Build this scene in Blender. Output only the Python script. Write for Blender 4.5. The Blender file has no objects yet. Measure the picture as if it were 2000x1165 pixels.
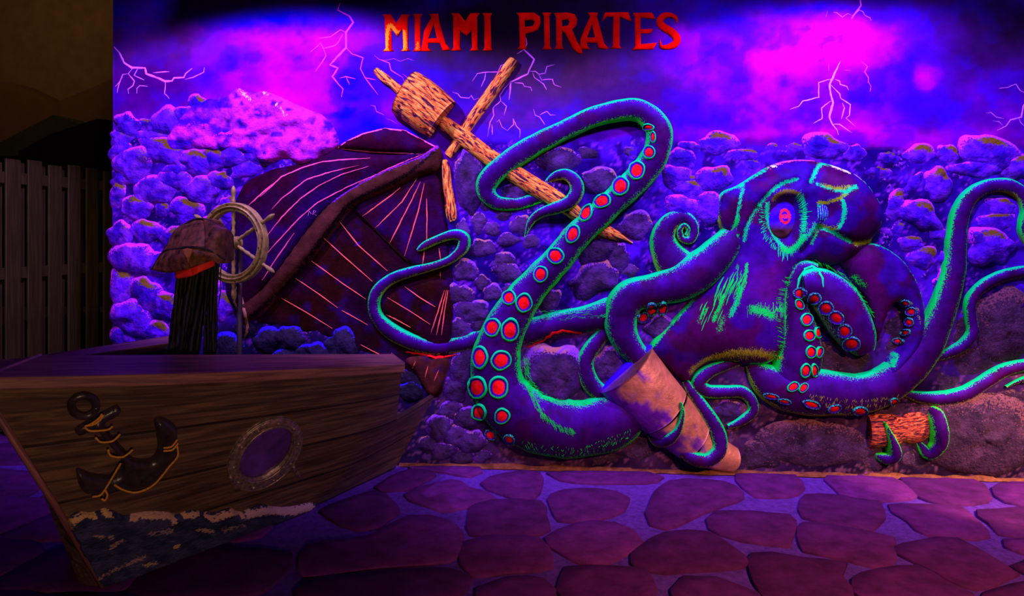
import bpy, math, random
import numpy as np
from mathutils import Vector, Matrix
from mathutils.bvhtree import BVHTree
from mathutils.geometry import delaunay_2d_cdt
random.seed(7); RNG = np.random.default_rng(7)
SC = bpy.context.scene; COL = SC.collection

# ------------------------------------------------------------ camera, world, lights
F = 1400.0; HOR = 450.0; CH = 1.5; TH = math.atan(.0748); D = 4.548
CT, ST = math.cos(TH), math.sin(TH)
cam_d = bpy.data.cameras.new('camera'); cam = bpy.data.objects.new('camera', cam_d); COL.objects.link(cam)
cam.location = (0, -D, CH); cam.rotation_euler = (math.pi/2, 0, TH)
cam_d.sensor_width = 36; cam_d.lens = 36*F/2000; cam_d.shift_y = -(582.5-HOR)/2000
SC.camera = cam
vs = SC.view_settings; vs.view_transform = 'Standard'; vs.look = 'None'; vs.gamma = 1; vs.exposure = 0.0; vs.use_curve_mapping = False
w = bpy.data.worlds.new('night'); SC.world = w; w.use_nodes = True
w.node_tree.nodes['Background'].inputs[0].default_value = (.30, .16, .12, 1)
w.node_tree.nodes['Background'].inputs[1].default_value = .012

def ray(px, py):
    u = (px-1000)/F; v = (HOR-py)/F
    return np.array([u*CT-ST, u*ST+CT, v])
CAM = np.array([0, -D, CH])
def W(px, py, d=0.0):
    """pixel(s) -> point(s) on the plane d metres in front of the mural wall"""
    px = np.asarray(px, float); py = np.asarray(py, float)
    u = (px-1000)/F; v = (HOR-py)/F
    dx = u*CT-ST; dy = u*ST+CT
    t = (-np.asarray(d, float)+D)/dy
    return np.stack([dx*t, -D+dy*t, CH+v*t], -1)
def FL(px, py, z=0.0):
    px = np.asarray(px, float); py = np.asarray(py, float)
    u = (px-1000)/F; v = (HOR-py)/F
    t = (z-CH)/v
    return np.stack([(u*CT-ST)*t, -D+(u*ST+CT)*t, np.zeros_like(t)+z], -1)
def CW(X, Z, z):
    return np.array([X*CT-Z*ST, -D+X*ST+Z*CT, z])

def look(o, target):
    o.rotation_euler = (Vector(target)-o.location).to_track_quat('-Z', 'Y').to_euler()
def spot(name, loc, target, watts, color, angle, blend, rad):
    l = bpy.data.lights.new(name, 'SPOT'); o = bpy.data.objects.new(name, l); COL.objects.link(o)
    l.energy = watts; l.color = color; l.spot_size = math.radians(angle); l.spot_blend = blend; l.shadow_soft_size = rad
    o.location = loc; look(o, target); return o
def area(name, loc, target, watts, color, sx, sy):
    l = bpy.data.lights.new(name, 'AREA'); o = bpy.data.objects.new(name, l); COL.objects.link(o)
    l.energy = watts; l.color = color; l.shape = 'RECTANGLE'; l.size = sx; l.size_y = sy
    o.location = loc; look(o, target); return o
UV = (.46, .24, 1.0)
for px_, e_ in ((585, 1.0), (1625, 1.0)):
    p = W(px_, 30)
    spot('black_light', (p[0], -1.35, 3.42), (p[0], -1.28, 0), 520*e_, UV, 138, .16, .07)
for bx_, bt_ in ((-2.0, -1.7), (.35, .25), (2.5, 2.2)):
    spot('violet_fill', (bx_, -3.1, 4.3), (bt_, 0, 1.80), 360, UV, 57, .75, .12)  # unseen violet fill added to lift the lower wall
spot('boat_fill', (1.6, -6.6, 1.25), (-1.35, -1.3, .85), 290, (1, .62, .42), 40, .9, .15)  # warm fill added to light the boat side
area('warm_fill', (4.2, -6.5, 4.2), (.6, -.6, .3), 3, (1, .50, .26), .5, .5)  # weak warm fill added over the whole scene
spot('path_lamp', (4.6, -2.0, 2.6), (FL(2030, 965)[0], FL(2030, 965)[1], 0), 1500, (1, .55, .35), 24, .35, .03)
spot('paving_lamp', (2.9, -4.9, 3.4), (FL(1800, 1120)[0], FL(1800, 1120)[1], 0), 1300, (1, .46, .26), 48, 1.0, .1)
spot('fence_fill', (-1.2, -4.4, 2.9), (-4.05, 1.05, 1.1), 330, (1, .66, .50), 20, .6, .15)  # added fill, brightens the dark fence boards
area('house_fill', (-6.2, 2.2, 5.2), (-8, 5.4, 3.6), 16, (1, .55, .22), .4, .4)  # added fill, brightens the house wall behind the fence

# ------------------------------------------------------------ helpers
def hsh(ix, iy, seed):
    n = (ix.astype(np.int64)*374761393 + iy.astype(np.int64)*668265263 + seed*974711) & 0x7fffffff
    n = (n ^ (n >> 13))*1274126177 & 0x7fffffff
    n = n ^ (n >> 16)
    return (n & 0xffff)/65535.0
def vn(x, y, seed=0):
    x = np.asarray(x, float); y = np.asarray(y, float)
    ix = np.floor(x); iy = np.floor(y); fx = x-ix; fy = y-iy
    fx = fx*fx*(3-2*fx); fy = fy*fy*(3-2*fy)
    a = hsh(ix, iy, seed); b = hsh(ix+1, iy, seed); c = hsh(ix, iy+1, seed); d = hsh(ix+1, iy+1, seed)
    return (a*(1-fx)+b*fx)*(1-fy)+(c*(1-fx)+d*fx)*fy
def fbm(x, y, seed=0, o=4):
    s = 0; a = .5
    for k in range(o):
        s = s+a*vn(x*2**k, y*2**k, seed+k*17); a *= .5
    return s/(1-.5**o)
def sstep(a, b, x):
    t = np.clip((x-a)/(b-a), 0, 1); return t*t*(3-2*t)
def mix(a, b, t):
    return np.asarray(a)*(1-t[..., None])+np.asarray(b)*t[..., None]
def segdist(P, pts):
    pts = np.asarray(pts, float); d = np.full(len(P), 1e9)
    for a, b in zip(pts[:-1], pts[1:]):
        ab = b-a; t = np.clip(((P-a)@ab)/(ab@ab+1e-9), 0, 1)
        d = np.minimum(d, np.linalg.norm(P-(a+t[:, None]*ab), axis=1))
    return d
def inside(P, loops):
    c = np.zeros(len(P), bool)
    for L in loops:
        L = np.asarray(L, float); M = np.roll(L, -1, 0)
        for (x1, y1), (x2, y2) in zip(L, M):
            if y1 == y2: continue
            k = ((y1 > P[:, 1]) != (y2 > P[:, 1])) & (P[:, 0] < (x2-x1)*(P[:, 1]-y1)/(y2-y1)+x1)
            c ^= k
    return c
def spline(pts, step=5.0, closed=False):
    P = np.asarray(pts, float); n = len(P)
    if n < 3 and not closed:
        m = max(2, int(np.linalg.norm(P[1, :2]-P[0, :2])/step)); t = np.linspace(0, 1, m)[:, None]
        return P[0]*(1-t)+P[1]*t
    out = []
    rng = range(n) if closed else range(n-1)
    for i in rng:
        if closed: p0, p1, p2, p3 = P[i-1], P[i], P[(i+1) % n], P[(i+2) % n]
        else: p0, p1, p2, p3 = P[max(i-1, 0)], P[i], P[i+1], P[min(i+2, n-1)]
        m = max(1, int(round(np.linalg.norm(p2[:2]-p1[:2])/step)))
        for k in range(m):
            t = k/m
            out.append(.5*((2*p1)+(-p0+p2)*t+(2*p0-5*p1+4*p2-p3)*t*t+(-p0+3*p1-3*p2+p3)*t**3))
    if not closed: out.append(P[-1])
    return np.array(out)

ORG = {}
def tag(o, label, cat, group=None, kind=None):
    if label: o['label'] = label
    if cat: o['category'] = cat
    if group: o['group'] = group
    if kind: o['kind'] = kind
    return o
def thing(name, loc, label, cat, group=None):
    o = bpy.data.objects.new(name, None); COL.objects.link(o); o.location = loc; o.empty_display_size = .1
    ORG[o.name] = np.array(loc, float)
    return tag(o, label, cat, group)
def mk(name, V, Fc, mat, parent=None, base=None, ink=None, uv=None, smooth=True):
    V = np.asarray(V, float)
    org = ORG[parent.name] if parent is not None else np.zeros(3)
    me = bpy.data.meshes.new(name)
    me.from_pydata((V-org).tolist(), [], [tuple(int(i) for i in f) for f in Fc])
    n = len(V)
    if base is not None:
        c = me.color_attributes.new('base', 'FLOAT_COLOR', 'POINT')
        a = np.ones((n, 4)); a[:, :3] = base; c.data.foreach_set('color', a.ravel())
    if base is not None:
        c = me.color_attributes.new('ink', 'FLOAT_COLOR', 'POINT')
        a = np.zeros((n, 4)); 
        if ink is not None: a[:] = ink
        c.data.foreach_set('color', a.ravel())
    if uv is not None:
        l = me.uv_layers.new(name='UVMap'); idx = np.zeros(len(me.loops), int); me.loops.foreach_get('vertex_index', idx)
        l.data.foreach_set('uv', np.asarray(uv, float)[idx].ravel())
    if smooth: me.polygons.foreach_set('use_smooth', [True]*len(me.polygons))
    me.materials.append(mat); me.update()
    o = bpy.data.objects.new(name, me); COL.objects.link(o)
    if parent is not None: o.parent = parent
    ORG[o.name] = org
    return o
SURF = []
def addsurf(V, Fc): SURF.append((np.asarray(V), [tuple(int(i) for i in f) for f in Fc]))
_b = [None, -1]
def bvh():
    if _b[1] != len(SURF):
        vs_, fs_, o = [], [], 0
        for V, Fc in SURF:
            vs_ += [Vector(v) for v in V]; fs_ += [tuple(i+o for i in f) for f in Fc]; o += len(V)
        _b[0] = BVHTree.FromPolygons(vs_, fs_); _b[1] = len(SURF)
    return _b[0]
def hit(px, py, tree=None):
    r = ray(px, py); h = (tree or bvh()).ray_cast(Vector(CAM), Vector(r).normalized())
    if h[0] is None: return W(px, py, 0), np.array([0, -1, 0])
    n = np.array(h[1]); 
    if n@r > 0: n = -n
    return np.array(h[0]), n

# ------------------------------------------------------------ materials
def nmat(name):
    m = bpy.data.materials.new(name); m.use_nodes = True; nt = m.node_tree
    return m, nt, nt.nodes, nt.links, nt.nodes['Principled BSDF']
def nd(nt, t, **kw):
    n = nt.nodes.new(t)
    for k, v in kw.items():
        if k in n.inputs: n.inputs[k].default_value = v
        else: setattr(n, k, v)
    return n
def paint(name, rough=.6, bump=.5, bscale=90, inkscale=130, mott=.5, aniso=(1, 1, 1), bd=.006, spec=.25, mscale=14):
    m, nt, N, L, B = nmat(name)
    a = nd(nt, 'ShaderNodeAttribute', attribute_name='base'); k = nd(nt, 'ShaderNodeAttribute', attribute_name='ink')
    tc = nd(nt, 'ShaderNodeTexCoord'); mp = nd(nt, 'ShaderNodeMapping'); mp.inputs['Scale'].default_value = aniso
    L.new(tc.outputs['Object'], mp.inputs[0])
    n1 = nd(nt, 'ShaderNodeTexNoise', Scale=inkscale, Detail=3.0); L.new(mp.outputs[0], n1.inputs['Vector'])
    n2 = nd(nt, 'ShaderNodeTexNoise', Scale=mscale, Detail=6.0, Roughness=.65); L.new(mp.outputs[0], n2.inputs['Vector'])
    n3 = nd(nt, 'ShaderNodeTexNoise', Scale=bscale, Detail=5.0, Roughness=.6); L.new(mp.outputs[0], n3.inputs['Vector'])
    mr = nd(nt, 'ShaderNodeMapRange'); mr.inputs[1].default_value = .3; mr.inputs[2].default_value = .7; mr.inputs[3].default_value = 1-mott; mr.inputs[4].default_value = 1+mott
    L.new(n2.outputs[0], mr.inputs[0])
    mu = nd(nt, 'ShaderNodeVectorMath', operation='SCALE'); L.new(a.outputs['Color'], mu.inputs[0]); L.new(mr.outputs[0], mu.inputs['Scale'])
    s = nd(nt, 'ShaderNodeMath', operation='MULTIPLY_ADD'); s.inputs[1].default_value = 2.2; s.inputs[2].default_value = -1.1; L.new(n1.outputs[0], s.inputs[0])
    ad = nd(nt, 'ShaderNodeMath', operation='ADD'); L.new(k.outputs['Alpha'], ad.inputs[0]); L.new(s.outputs[0], ad.inputs[1])
    f = nd(nt, 'ShaderNodeMapRange', interpolation_type='SMOOTHSTEP'); f.inputs[1].default_value = .32; f.inputs[2].default_value = .62; L.new(ad.outputs[0], f.inputs[0])
    gate = nd(nt, 'ShaderNodeMapRange'); gate.inputs[1].default_value = .03; gate.inputs[2].default_value = .2; L.new(k.outputs['Alpha'], gate.inputs[0])
    f2 = nd(nt, 'ShaderNodeMath', operation='MULTIPLY'); L.new(f.outputs[0], f2.inputs[0]); L.new(gate.outputs[0], f2.inputs[1])
    mx = nd(nt, 'ShaderNodeMix', data_type='RGBA'); L.new(f2.outputs[0], mx.inputs[0]); L.new(mu.outputs[0], mx.inputs[6]); L.new(k.outputs['Color'], mx.inputs[7])
    L.new(mx.outputs[2], B.inputs['Base Color'])
    bp = nd(nt, 'ShaderNodeBump', Strength=bump, Distance=bd); L.new(n3.outputs[0], bp.inputs['Height']); L.new(bp.outputs[0], B.inputs['Normal'])
    B.inputs['Roughness'].default_value = rough; B.inputs['Specular IOR Level'].default_value = spec
    return m
M_SKY = paint('painted_sky', .65, .35, 60, 60, .18, bd=.004, spec=.02, mscale=3.0)
M_ROCK = paint('painted_rock', .65, 1.0, 45, 95, .55, bd=.012, mscale=16, spec=.05)
M_OCTO = paint('painted_octopus', .6, .35, 70, 150, .45, bd=.004, mscale=11, spec=.05)
M_SHIP = paint('painted_ship', .7, .7, 60, 120, .5, bd=.006, mscale=12, spec=.03)
M_FOAM = paint('painted_foam', .6, 1.0, 55, 60, .5, aniso=(1, 1, 2.2), bd=.012, mscale=22)
M_INK = paint('line_paint', .7, .2, 60, 140, .25, bd=.003, spec=.02)
M_METAL = paint('hammered_copper', .42, .6, 22, 60, .5, bd=.01, spec=.5, mscale=7)
M_METAL.node_tree.nodes['Principled BSDF'].inputs['Metallic'].default_value = .25
def simple(name, col, rough=.6, metal=0, nscale=20, var=.35, bump=.3, bd=.004, aniso=(1, 1, 1), spec=.3):
    m, nt, N, L, B = nmat(name)
    tc = nd(nt, 'ShaderNodeTexCoord'); mp = nd(nt, 'ShaderNodeMapping'); mp.inputs['Scale'].default_value = aniso
    L.new(tc.outputs['Object'], mp.inputs[0])
    n = nd(nt, 'ShaderNodeTexNoise', Scale=nscale, Detail=6.0, Roughness=.6); L.new(mp.outputs[0], n.inputs['Vector'])
    r = nd(nt, 'ShaderNodeValToRGB'); r.color_ramp.elements[0].position = .3; r.color_ramp.elements[1].position = .7
    r.color_ramp.elements[0].color = tuple(c*(1-var) for c in col)+(1,); r.color_ramp.elements[1].color = tuple(min(1, c*(1+var)) for c in col)+(1,)
    L.new(n.outputs[0], r.inputs[0]); L.new(r.outputs[0], B.inputs['Base Color'])
    bp = nd(nt, 'ShaderNodeBump', Strength=bump, Distance=bd); L.new(n.outputs[0], bp.inputs['Height']); L.new(bp.outputs[0], B.inputs['Normal'])
    B.inputs['Roughness'].default_value = rough; B.inputs['Metallic'].default_value = metal; B.inputs['Specular IOR Level'].default_value = spec
    return m
def streak(name, lo, mid, hi, su=7, sv=60, bump=.8, bd=.01, rough=.6, p=(.36, .5, .62), grooves=0, spec=.3, dist=.6):
    """grain running along U of the UV map (metres)"""
    m, nt, N, L, B = nmat(name)
    tc = nd(nt, 'ShaderNodeTexCoord'); mp = nd(nt, 'ShaderNodeMapping'); mp.inputs['Scale'].default_value = (su, sv, 1)
    L.new(tc.outputs['UV'], mp.inputs[0])
    n = nd(nt, 'ShaderNodeTexNoise', Scale=1.0, Detail=4.0, Roughness=.62, Distortion=dist); L.new(mp.outputs[0], n.inputs['Vector'])
    r = nd(nt, 'ShaderNodeValToRGB'); r.color_ramp.elements[0].position = p[0]; r.color_ramp.elements[1].position = p[2]
    e = r.color_ramp.elements.new(p[1])
    r.color_ramp.elements[0].color = lo+(1,); e.color = mid+(1,); r.color_ramp.elements[2].color = hi+(1,)
    L.new(n.outputs[0], r.inputs[0])
    out = r.outputs[0]; hgt = n.outputs[0]
    if grooves:
        sp = nd(nt, 'ShaderNodeSeparateXYZ'); L.new(tc.outputs['UV'], sp.inputs[0])
        d = nd(nt, 'ShaderNodeMath', operation='MULTIPLY'); d.inputs[1].default_value = 1/grooves; L.new(sp.outputs[1], d.inputs[0])
        fr = nd(nt, 'ShaderNodeMath', operation='PINGPONG'); fr.inputs[1].default_value = .5; L.new(d.outputs[0], fr.inputs[0])
        g = nd(nt, 'ShaderNodeMapRange', interpolation_type='SMOOTHSTEP'); g.inputs[1].default_value = .012; g.inputs[2].default_value = .04; L.new(fr.outputs[0], g.inputs[0])
        mm = nd(nt, 'ShaderNodeVectorMath', operation='SCALE'); L.new(out, mm.inputs[0])
        g2 = nd(nt, 'ShaderNodeMapRange'); g2.inputs[3].default_value = .35; L.new(g.outputs[0], g2.inputs[0]); L.new(g2.outputs[0], mm.inputs['Scale'])
        out = mm.outputs[0]
        h = nd(nt, 'ShaderNodeMath', operation='MULTIPLY_ADD'); h.inputs[1].default_value = .35; L.new(n.outputs[0], h.inputs[0]); L.new(g.outputs[0], h.inputs[2]); hgt = h.outputs[0]
    L.new(out, B.inputs['Base Color'])
    bp = nd(nt, 'ShaderNodeBump', Strength=bump, Distance=bd); L.new(hgt, bp.inputs['Height']); L.new(bp.outputs[0], B.inputs['Normal'])
    B.inputs['Roughness'].default_value = rough; B.inputs['Specular IOR Level'].default_value = spec
    return m
M_BARK = streak('orange_bark', (.05, .0, .03), (1.0, .17, .0), (1.0, .62, .06), 12, 52, 1.0, .02, p=(.435, .47, .60), dist=1.0)
M_BARKD = streak('red_bark', (.05, .0, .02), (.45, .04, .01), (.95, .20, .06), 18, 85, 1.0, .02, p=(.45, .50, .60), dist=1.2)
M_HULL = streak('hull_planks', (.052, .026, .018), (.105, .054, .036), (.18, .092, .060), 3.2, 42, .7, .006, .55, grooves=.235)
M_CAP = streak('cap_rail_wood', (.13, .045, .055), (.24, .085, .09), (.36, .13, .12), 3, 50, .5, .004, .5)
M_DARKW = streak('inner_planks', (.03, .015, .012), (.06, .03, .02), (.09, .05, .03), 3, 40, .5, .004, .6, grooves=.16)
M_FENCE = streak('fence_wood', (.018, .012, .0015), (.027, .018, .0025), (.038, .025, .004), 3, 40, .4, .003, .7)
M_RED = simple('red_cloth', (.85, .03, .02), .7, nscale=60, var=.25)
M_HAT = simple('worn_leather', (.19, .062, .035), .6, nscale=22, var=.95, bump=.8, bd=.01)
M_HAIR = simple('dreadlock_fibre', (.006, .004, .006), .6, nscale=70, var=.7, bump=.8, bd=.004, aniso=(1, 1, .15))
M_WHEEL = simple('cream_wheel_paint', (.26, .20, .045), .55, nscale=30, var=.5, bump=.5, bd=.004)
M_BRASS = simple('aged_brass', (.36, .23, .22), .35, .6, nscale=60, var=.7, bump=1.0, bd=.004, spec=.5)
M_GLASS = simple('porthole_glass', (.11, .03, .30), .18, 0, nscale=9, var=.5, bump=.25, bd=.004, spec=.6)  # purple reflection painted into the glass colour
M_ANCH = simple('black_enamel', (.035, .022, .030), .32, 0, nscale=30, var=.5, bump=.4, bd=.004, spec=.6)
M_ROPE = simple('yellow_rope', (.80, .30, .03), .6, nscale=160, var=.4, bump=.8, bd=.004)
M_STUCCO = simple('tan_stucco', (.17, .11, .06), .9, nscale=5, var=.2, bump=.3)
M_ROOFD = simple('dark_roof', (.05, .045, .03), .9, nscale=6, var=.3, bump=.3)
M_BLACK = simple('black_sheet', (.02, .02, .02), .7)
def stone_mat():
    m, nt, N, L, B = nmat('flagstone')
    tc = nd(nt, 'ShaderNodeTexCoord'); g = nd(nt, 'ShaderNodeAttribute', attribute_name='base')
    n = nd(nt, 'ShaderNodeTexNoise', Scale=9.0, Detail=9.0, Roughness=.72); L.new(tc.outputs['Object'], n.inputs['Vector'])
    mr = nd(nt, 'ShaderNodeMapRange'); mr.inputs[1].default_value = .3; mr.inputs[2].default_value = .7; mr.inputs[3].default_value = .55; mr.inputs[4].default_value = 1.5
    L.new(n.outputs[0], mr.inputs[0]); mu = nd(nt, 'ShaderNodeVectorMath', operation='SCALE'); L.new(g.outputs[0], mu.inputs[0]); L.new(mr.outputs[0], mu.inputs['Scale'])
    L.new(mu.outputs[0], B.inputs['Base Color'])
    bp = nd(nt, 'ShaderNodeBump', Strength=.6, Distance=.01); L.new(n.outputs[0], bp.inputs['Height']); L.new(bp.outputs[0], B.inputs['Normal'])
    B.inputs['Roughness'].default_value = .8; B.inputs['Specular IOR Level'].default_value = .08
    return m
M_STONE = stone_mat()
M_GROUT = simple('grey_grout', (.10, .028, .30), .85, nscale=40, var=.35, bump=.5, spec=.05)

# ------------------------------------------------------------ floor
fo = mk('floor', [(-9, -7, -.01), (7, -7, -.01), (7, 8, -.01), (-9, 8, -.01)], [(0, 1, 2, 3)], M_GROUT, smooth=False); fo['kind'] = 'structure'
Z2, Z3 = (600, 755), (1300, 755)
stones = [(Z3, s) for s in [
    [(245,790),(290,700),(680,715),(715,745),(690,890),(600,880),(430,850)], [(770,600),(1180,640),(1210,690),(1135,795),(870,750),(775,725)],
    [(1240,660),(1640,670),(1710,720),(1790,830),(1460,825),(1350,750)], [(1740,690),(2200,690),(2300,850),(1850,820),(1790,760)],
    [(770,760),(1080,800),(1250,840),(1240,995),(1000,960),(760,915),(735,880)], [(1260,900),(1500,840),(1620,845),(1850,970),(1950,1040),(1710,1120),(1500,1030),(1280,920)],
    [(480,930),(590,920),(760,950),(990,985),(985,1050),(1030,1190),(560,1190),(480,1090)], [(1030,1070),(1180,1020),(1400,1000),(1560,1090),(1740,1200),(1150,1200)],
    [(0,810),(230,810),(340,880),(455,985),(250,1020),(0,1035),(-140,1020),(-200,930)], [(100,1060),(280,1060),(520,1150),(560,1210),(50,1210)],
    [(1910,1000),(2200,930),(2300,1040),(2050,1060)], [(1740,1190),(1900,1100),(2250,1080),(2300,1200)],
    [(390,490),(720,490),(745,600),(500,610),(430,560)], [(900,490),(1250,490),(1400,610),(1040,625)], [(1310,495),(1700,520),(1790,640),(1450,635)],
    [(20,530),(330,530),(420,620),(250,680),(0,790),(-110,700)], [(1850,540),(2300,560),(2300,660),(1900,640)], [(1870,850),(2300,870),(2300,900),(2000,930)]]]
stones += [(Z2, s) for s in [
    [(870,870),(1000,830),(1290,850),(1360,1000),(1150,1030),(920,1055),(870,980)], [(1420,1000),(1700,1000),(1870,1010),(1920,1190),(1440,1190),(1410,1060)],
    [(1320,840),(1600,750),(1800,800),(1870,870),(1680,980),(1520,985)], [(940,650),(1290,640),(1330,750),(1300,820),(920,815)],
    [(540,600),(800,520),(900,560),(1040,620),(750,695),(650,660)], [(970,540),(1100,480),(1290,480),(1290,590),(1240,635),(1080,600)],
    [(80,690),(370,580),(470,640),(500,700),(400,780),(280,790)], [(370,560),(570,460),(720,490),(560,570),(430,580)],
    [(1330,480),(1900,480),(1930,530),(1600,540),(1400,520)], [(0,880),(330,830),(560,720),(780,740),(850,860),(780,970),(400,1000),(0,1050)],
    [(0,1080),(400,1030),(780,1010),(900,1080),(700,1200),(0,1200)], [(950,1120),(1100,1060),(1320,1065),(1340,1200),(940,1200)], [(560,450),(960,450),(900,500),(760,480)], [(1360,600),(1600,570),(1780,620),(1700,720),(1400,740)]]]
SV, SF, SB = [], [], []
def add_stone(P3, shade):
    """P3: outline on the floor (n,2); rounded slab"""
    P = spline(P3, .10, True); c = P.mean(0); n = len(P); o = len(SV)
    jit = (vn(P[:, 0]*9, P[:, 1]*9, 5)-.5)*.03
    P = P+(P-c)/np.linalg.norm(P-c, axis=1)[:, None]*jit[:, None]
    for k, (s, z) in enumerate(((1.045, -.012), (1.04, .000), (1.015, .005), (.6, .006), (0, .006))):
        Q = c+(P-c)*s
        if s == 0: SV.append((c[0], c[1], z)); SB.append(shade); break
        for q in Q: SV.append((q[0], q[1], z)); SB.append(shade)
    for r in range(3):
        for i in range(n):
            j = (i+1) % n; SF.append((o+r*n+i, o+r*n+j, o+(r+1)*n+j, o+(r+1)*n+i))
    for i in range(n): SF.append((o+3*n+i, o+3*n+(i+1) % n, o+4*n))
sc_ = lambda: np.array([.094, .011, .125])*(.75+.5*random.random())
for (ox, oy), s in stones:
    s = np.array(s, float)/2.841+(ox, oy)
    s[:, 1] = np.maximum(s[:, 1], 915+.0246*(s[:, 0]-1000))
    add_stone(FL(s[:, 0], s[:, 1])[:, :2], sc_())
for gx in np.arange(-8, 6, .62):
    for gy in np.arange(-5.5, 3, .5):
        cx = gx+random.uniform(-.08, .08)+(.3 if int(round(gy/.5)) % 2 else 0); cy = gy+random.uniform(-.06, .06)
        rel = np.array([cx, cy+D]); X = rel[0]*CT+rel[1]*ST; Zc = -rel[0]*ST+rel[1]*CT
        if Zc > .5:
            pxx = 1000+F*X/Zc; pyy = HOR+F*CH/Zc
            if pxx > 560 and pyy < 1215 and pyy > 895 and pxx < 2150: continue
            if pxx > 222 and -.35 < cy < .5: continue
        q = [(cx+a+random.uniform(-.05, .05), cy+b+random.uniform(-.04, .04)) for a, b in ((-.25, -.2), (0, -.23), (.25, -.19), (.27, .0), (.25, .19), (0, .21), (-.26, .18))]
        add_stone(np.array(q), sc_())
st = mk('flagstone_paving', SV, SF, M_STONE, fo, base=np.array(SB)); st['kind'] = 'structure'

# ------------------------------------------------------------ mural wall
xl = W(222, 500)[0]; xr = 4.6; zt = 3.9
nx, nz = 520, 260
gx = np.linspace(xl, xr, nx); gz = np.linspace(0, zt, nz)
X, Z = np.meshgrid(gx, gz)
def topx(P):
    rel = P-CAM; Xc = rel[..., 0]*CT+rel[..., 1]*ST; Zc = -rel[..., 0]*ST+rel[..., 1]*CT
    return 1000+F*Xc/Zc, HOR-F*rel[..., 2]/Zc
PX, PY = topx(np.stack([X, 0*X, Z], -1))
wx = PX+60*(fbm(PX/90, PY/60, 3)-.5); wy = PY+60*(fbm(PX/90, PY/60, 9)-.5)
n1 = fbm(wx/120, wy/70, 21); n2 = fbm(wx/40, wy/26, 31)
sky = mix((.008, .0, .07), (.03, .0, .25), sstep(.3, .75, n1))
def blob(img, cx, cy, rx, ry, col, wgt, pw=1.0):
    g = np.exp(-(((wx-cx)/rx)**2+((wy-cy)/ry)**2)**pw)*wgt
    g = np.clip(g*(.75+.6*n2), 0, 1)
    return mix(img, col, g)
MAG = (.85, .0, .50); BLU = (.004, .0, .60); PUR = (.21, .0, .44); DRK = (.006, .002, .008); GRY = (.055, .020, .045)  # cloud paint that also holds the lamps' magenta pools and unlit top
for b in [(560,250,300,160,PUR,.9),(600,80,130,45,MAG,.4),(580,215,140,50,MAG,.85),(520,110,110,60,(.42,.0,.5),.75),(625,70,60,30,(.6,.0,.5),.7),(640,230,50,40,MAG,.4),(300,170,120,60,(.05,.0,.12),.9),(330,85,160,35,(.10,.01,.10),.8),
          (690,190,110,110,BLU,1.0),(740,270,110,40,BLU,1.0),(560,35,200,28,BLU,.9),(440,120,60,60,BLU,.7),(300,290,140,50,(.06,.0,.5),.7),(830,150,110,50,(.04,.0,.35),.8),(860,115,60,25,GRY,.8),(870,60,110,50,GRY,.6),
          (1060,60,240,110,DRK,1.5),(1120,150,170,60,GRY,1.1),(1010,230,110,60,(.07,.01,.22),.9),(1250,200,80,60,(.03,.0,.12),.8),
          (1400,90,110,45,BLU,.8),(1350,60,60,20,PUR,.5),(1600,150,250,120,PUR,1.0),(1610,85,90,45,MAG,.85),(1560,115,110,30,MAG,.6),(1650,55,50,25,MAG,.5),
          (1500,180,80,40,MAG,.22),(1610,258,230,15,MAG,.65),(1800,268,170,16,(.45,.0,.5),.6),(1790,150,70,70,BLU,.8),(1760,205,120,30,BLU,.55),(1470,190,60,50,BLU,.5),(1600,20,200,16,BLU,.7),(1350,230,50,40,BLU,.5),
          (1930,110,120,120,(.02,.0,.05),.95),(1980,60,120,80,DRK,.8),(1950,210,70,50,(.09,.0,.30),.7),(1810,160,20,20,MAG,.4)]:
    sky = blob(sky, *b)
rock = mix((.010, .0, .12), (.06, .004, .48), sstep(.3, .7, n1)); rock = mix(rock, (.006, .0, .03), sstep(.5, .7, fbm(PX/22, PY/18, 93))*.75)
low = mix((.012, .004, .022), (.06, .018, .09), sstep(.3, .72, n1)); low = mix(low, (.22, .08, .07), sstep(.6, .8, n2)*.5)
rt = np.interp(PX[0], [222, 260, 330, 400, 450, 520, 600, 650, 680, 860, 900, 1000, 1100, 1200, 1300, 1400, 1500, 1600, 1700, 1800, 1900, 2000, 2200], [250, 235, 225, 200, 185, 185, 215, 240, 420, 420, 275, 270, 280, 270, 270, 285, 285, 275, 285, 300, 280, 290, 290])
rt = rt[None, :]+14*(fbm(PX/30, PY*0, 44)-.5)
f3 = fbm(PX/45, PY/38, 401, 5); f4 = fbm(PX/20, PY/16, 411, 4); lit_ = np.clip(sky[..., 2]*2.2, 0, 1)
sky = mix(sky, BLU, sstep(.52, .68, f3)*.62*lit_); sky = mix(sky, (.55, .0, .55), sstep(.50, .68, 1-f3)*.40*lit_*sstep(.03, .12, sky[..., 0])); sky = sky*(.78+.44*f4)[..., None]
m1 = sstep(-4, 8, PY-rt); colr = mix(sky, (0, 0, 0), 0*m1)*(1-m1[..., None])+rock*m1[..., None]
m2 = sstep(560, 820, PY+60*(n1-.5)); colr = colr*(1-m2[..., None])+low*m2[..., None]
Y = -.004-.02*m1*(fbm(PX/26, PY/20, 61)-.2)-.006*(fbm(PX/14, PY/10, 71))
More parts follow.
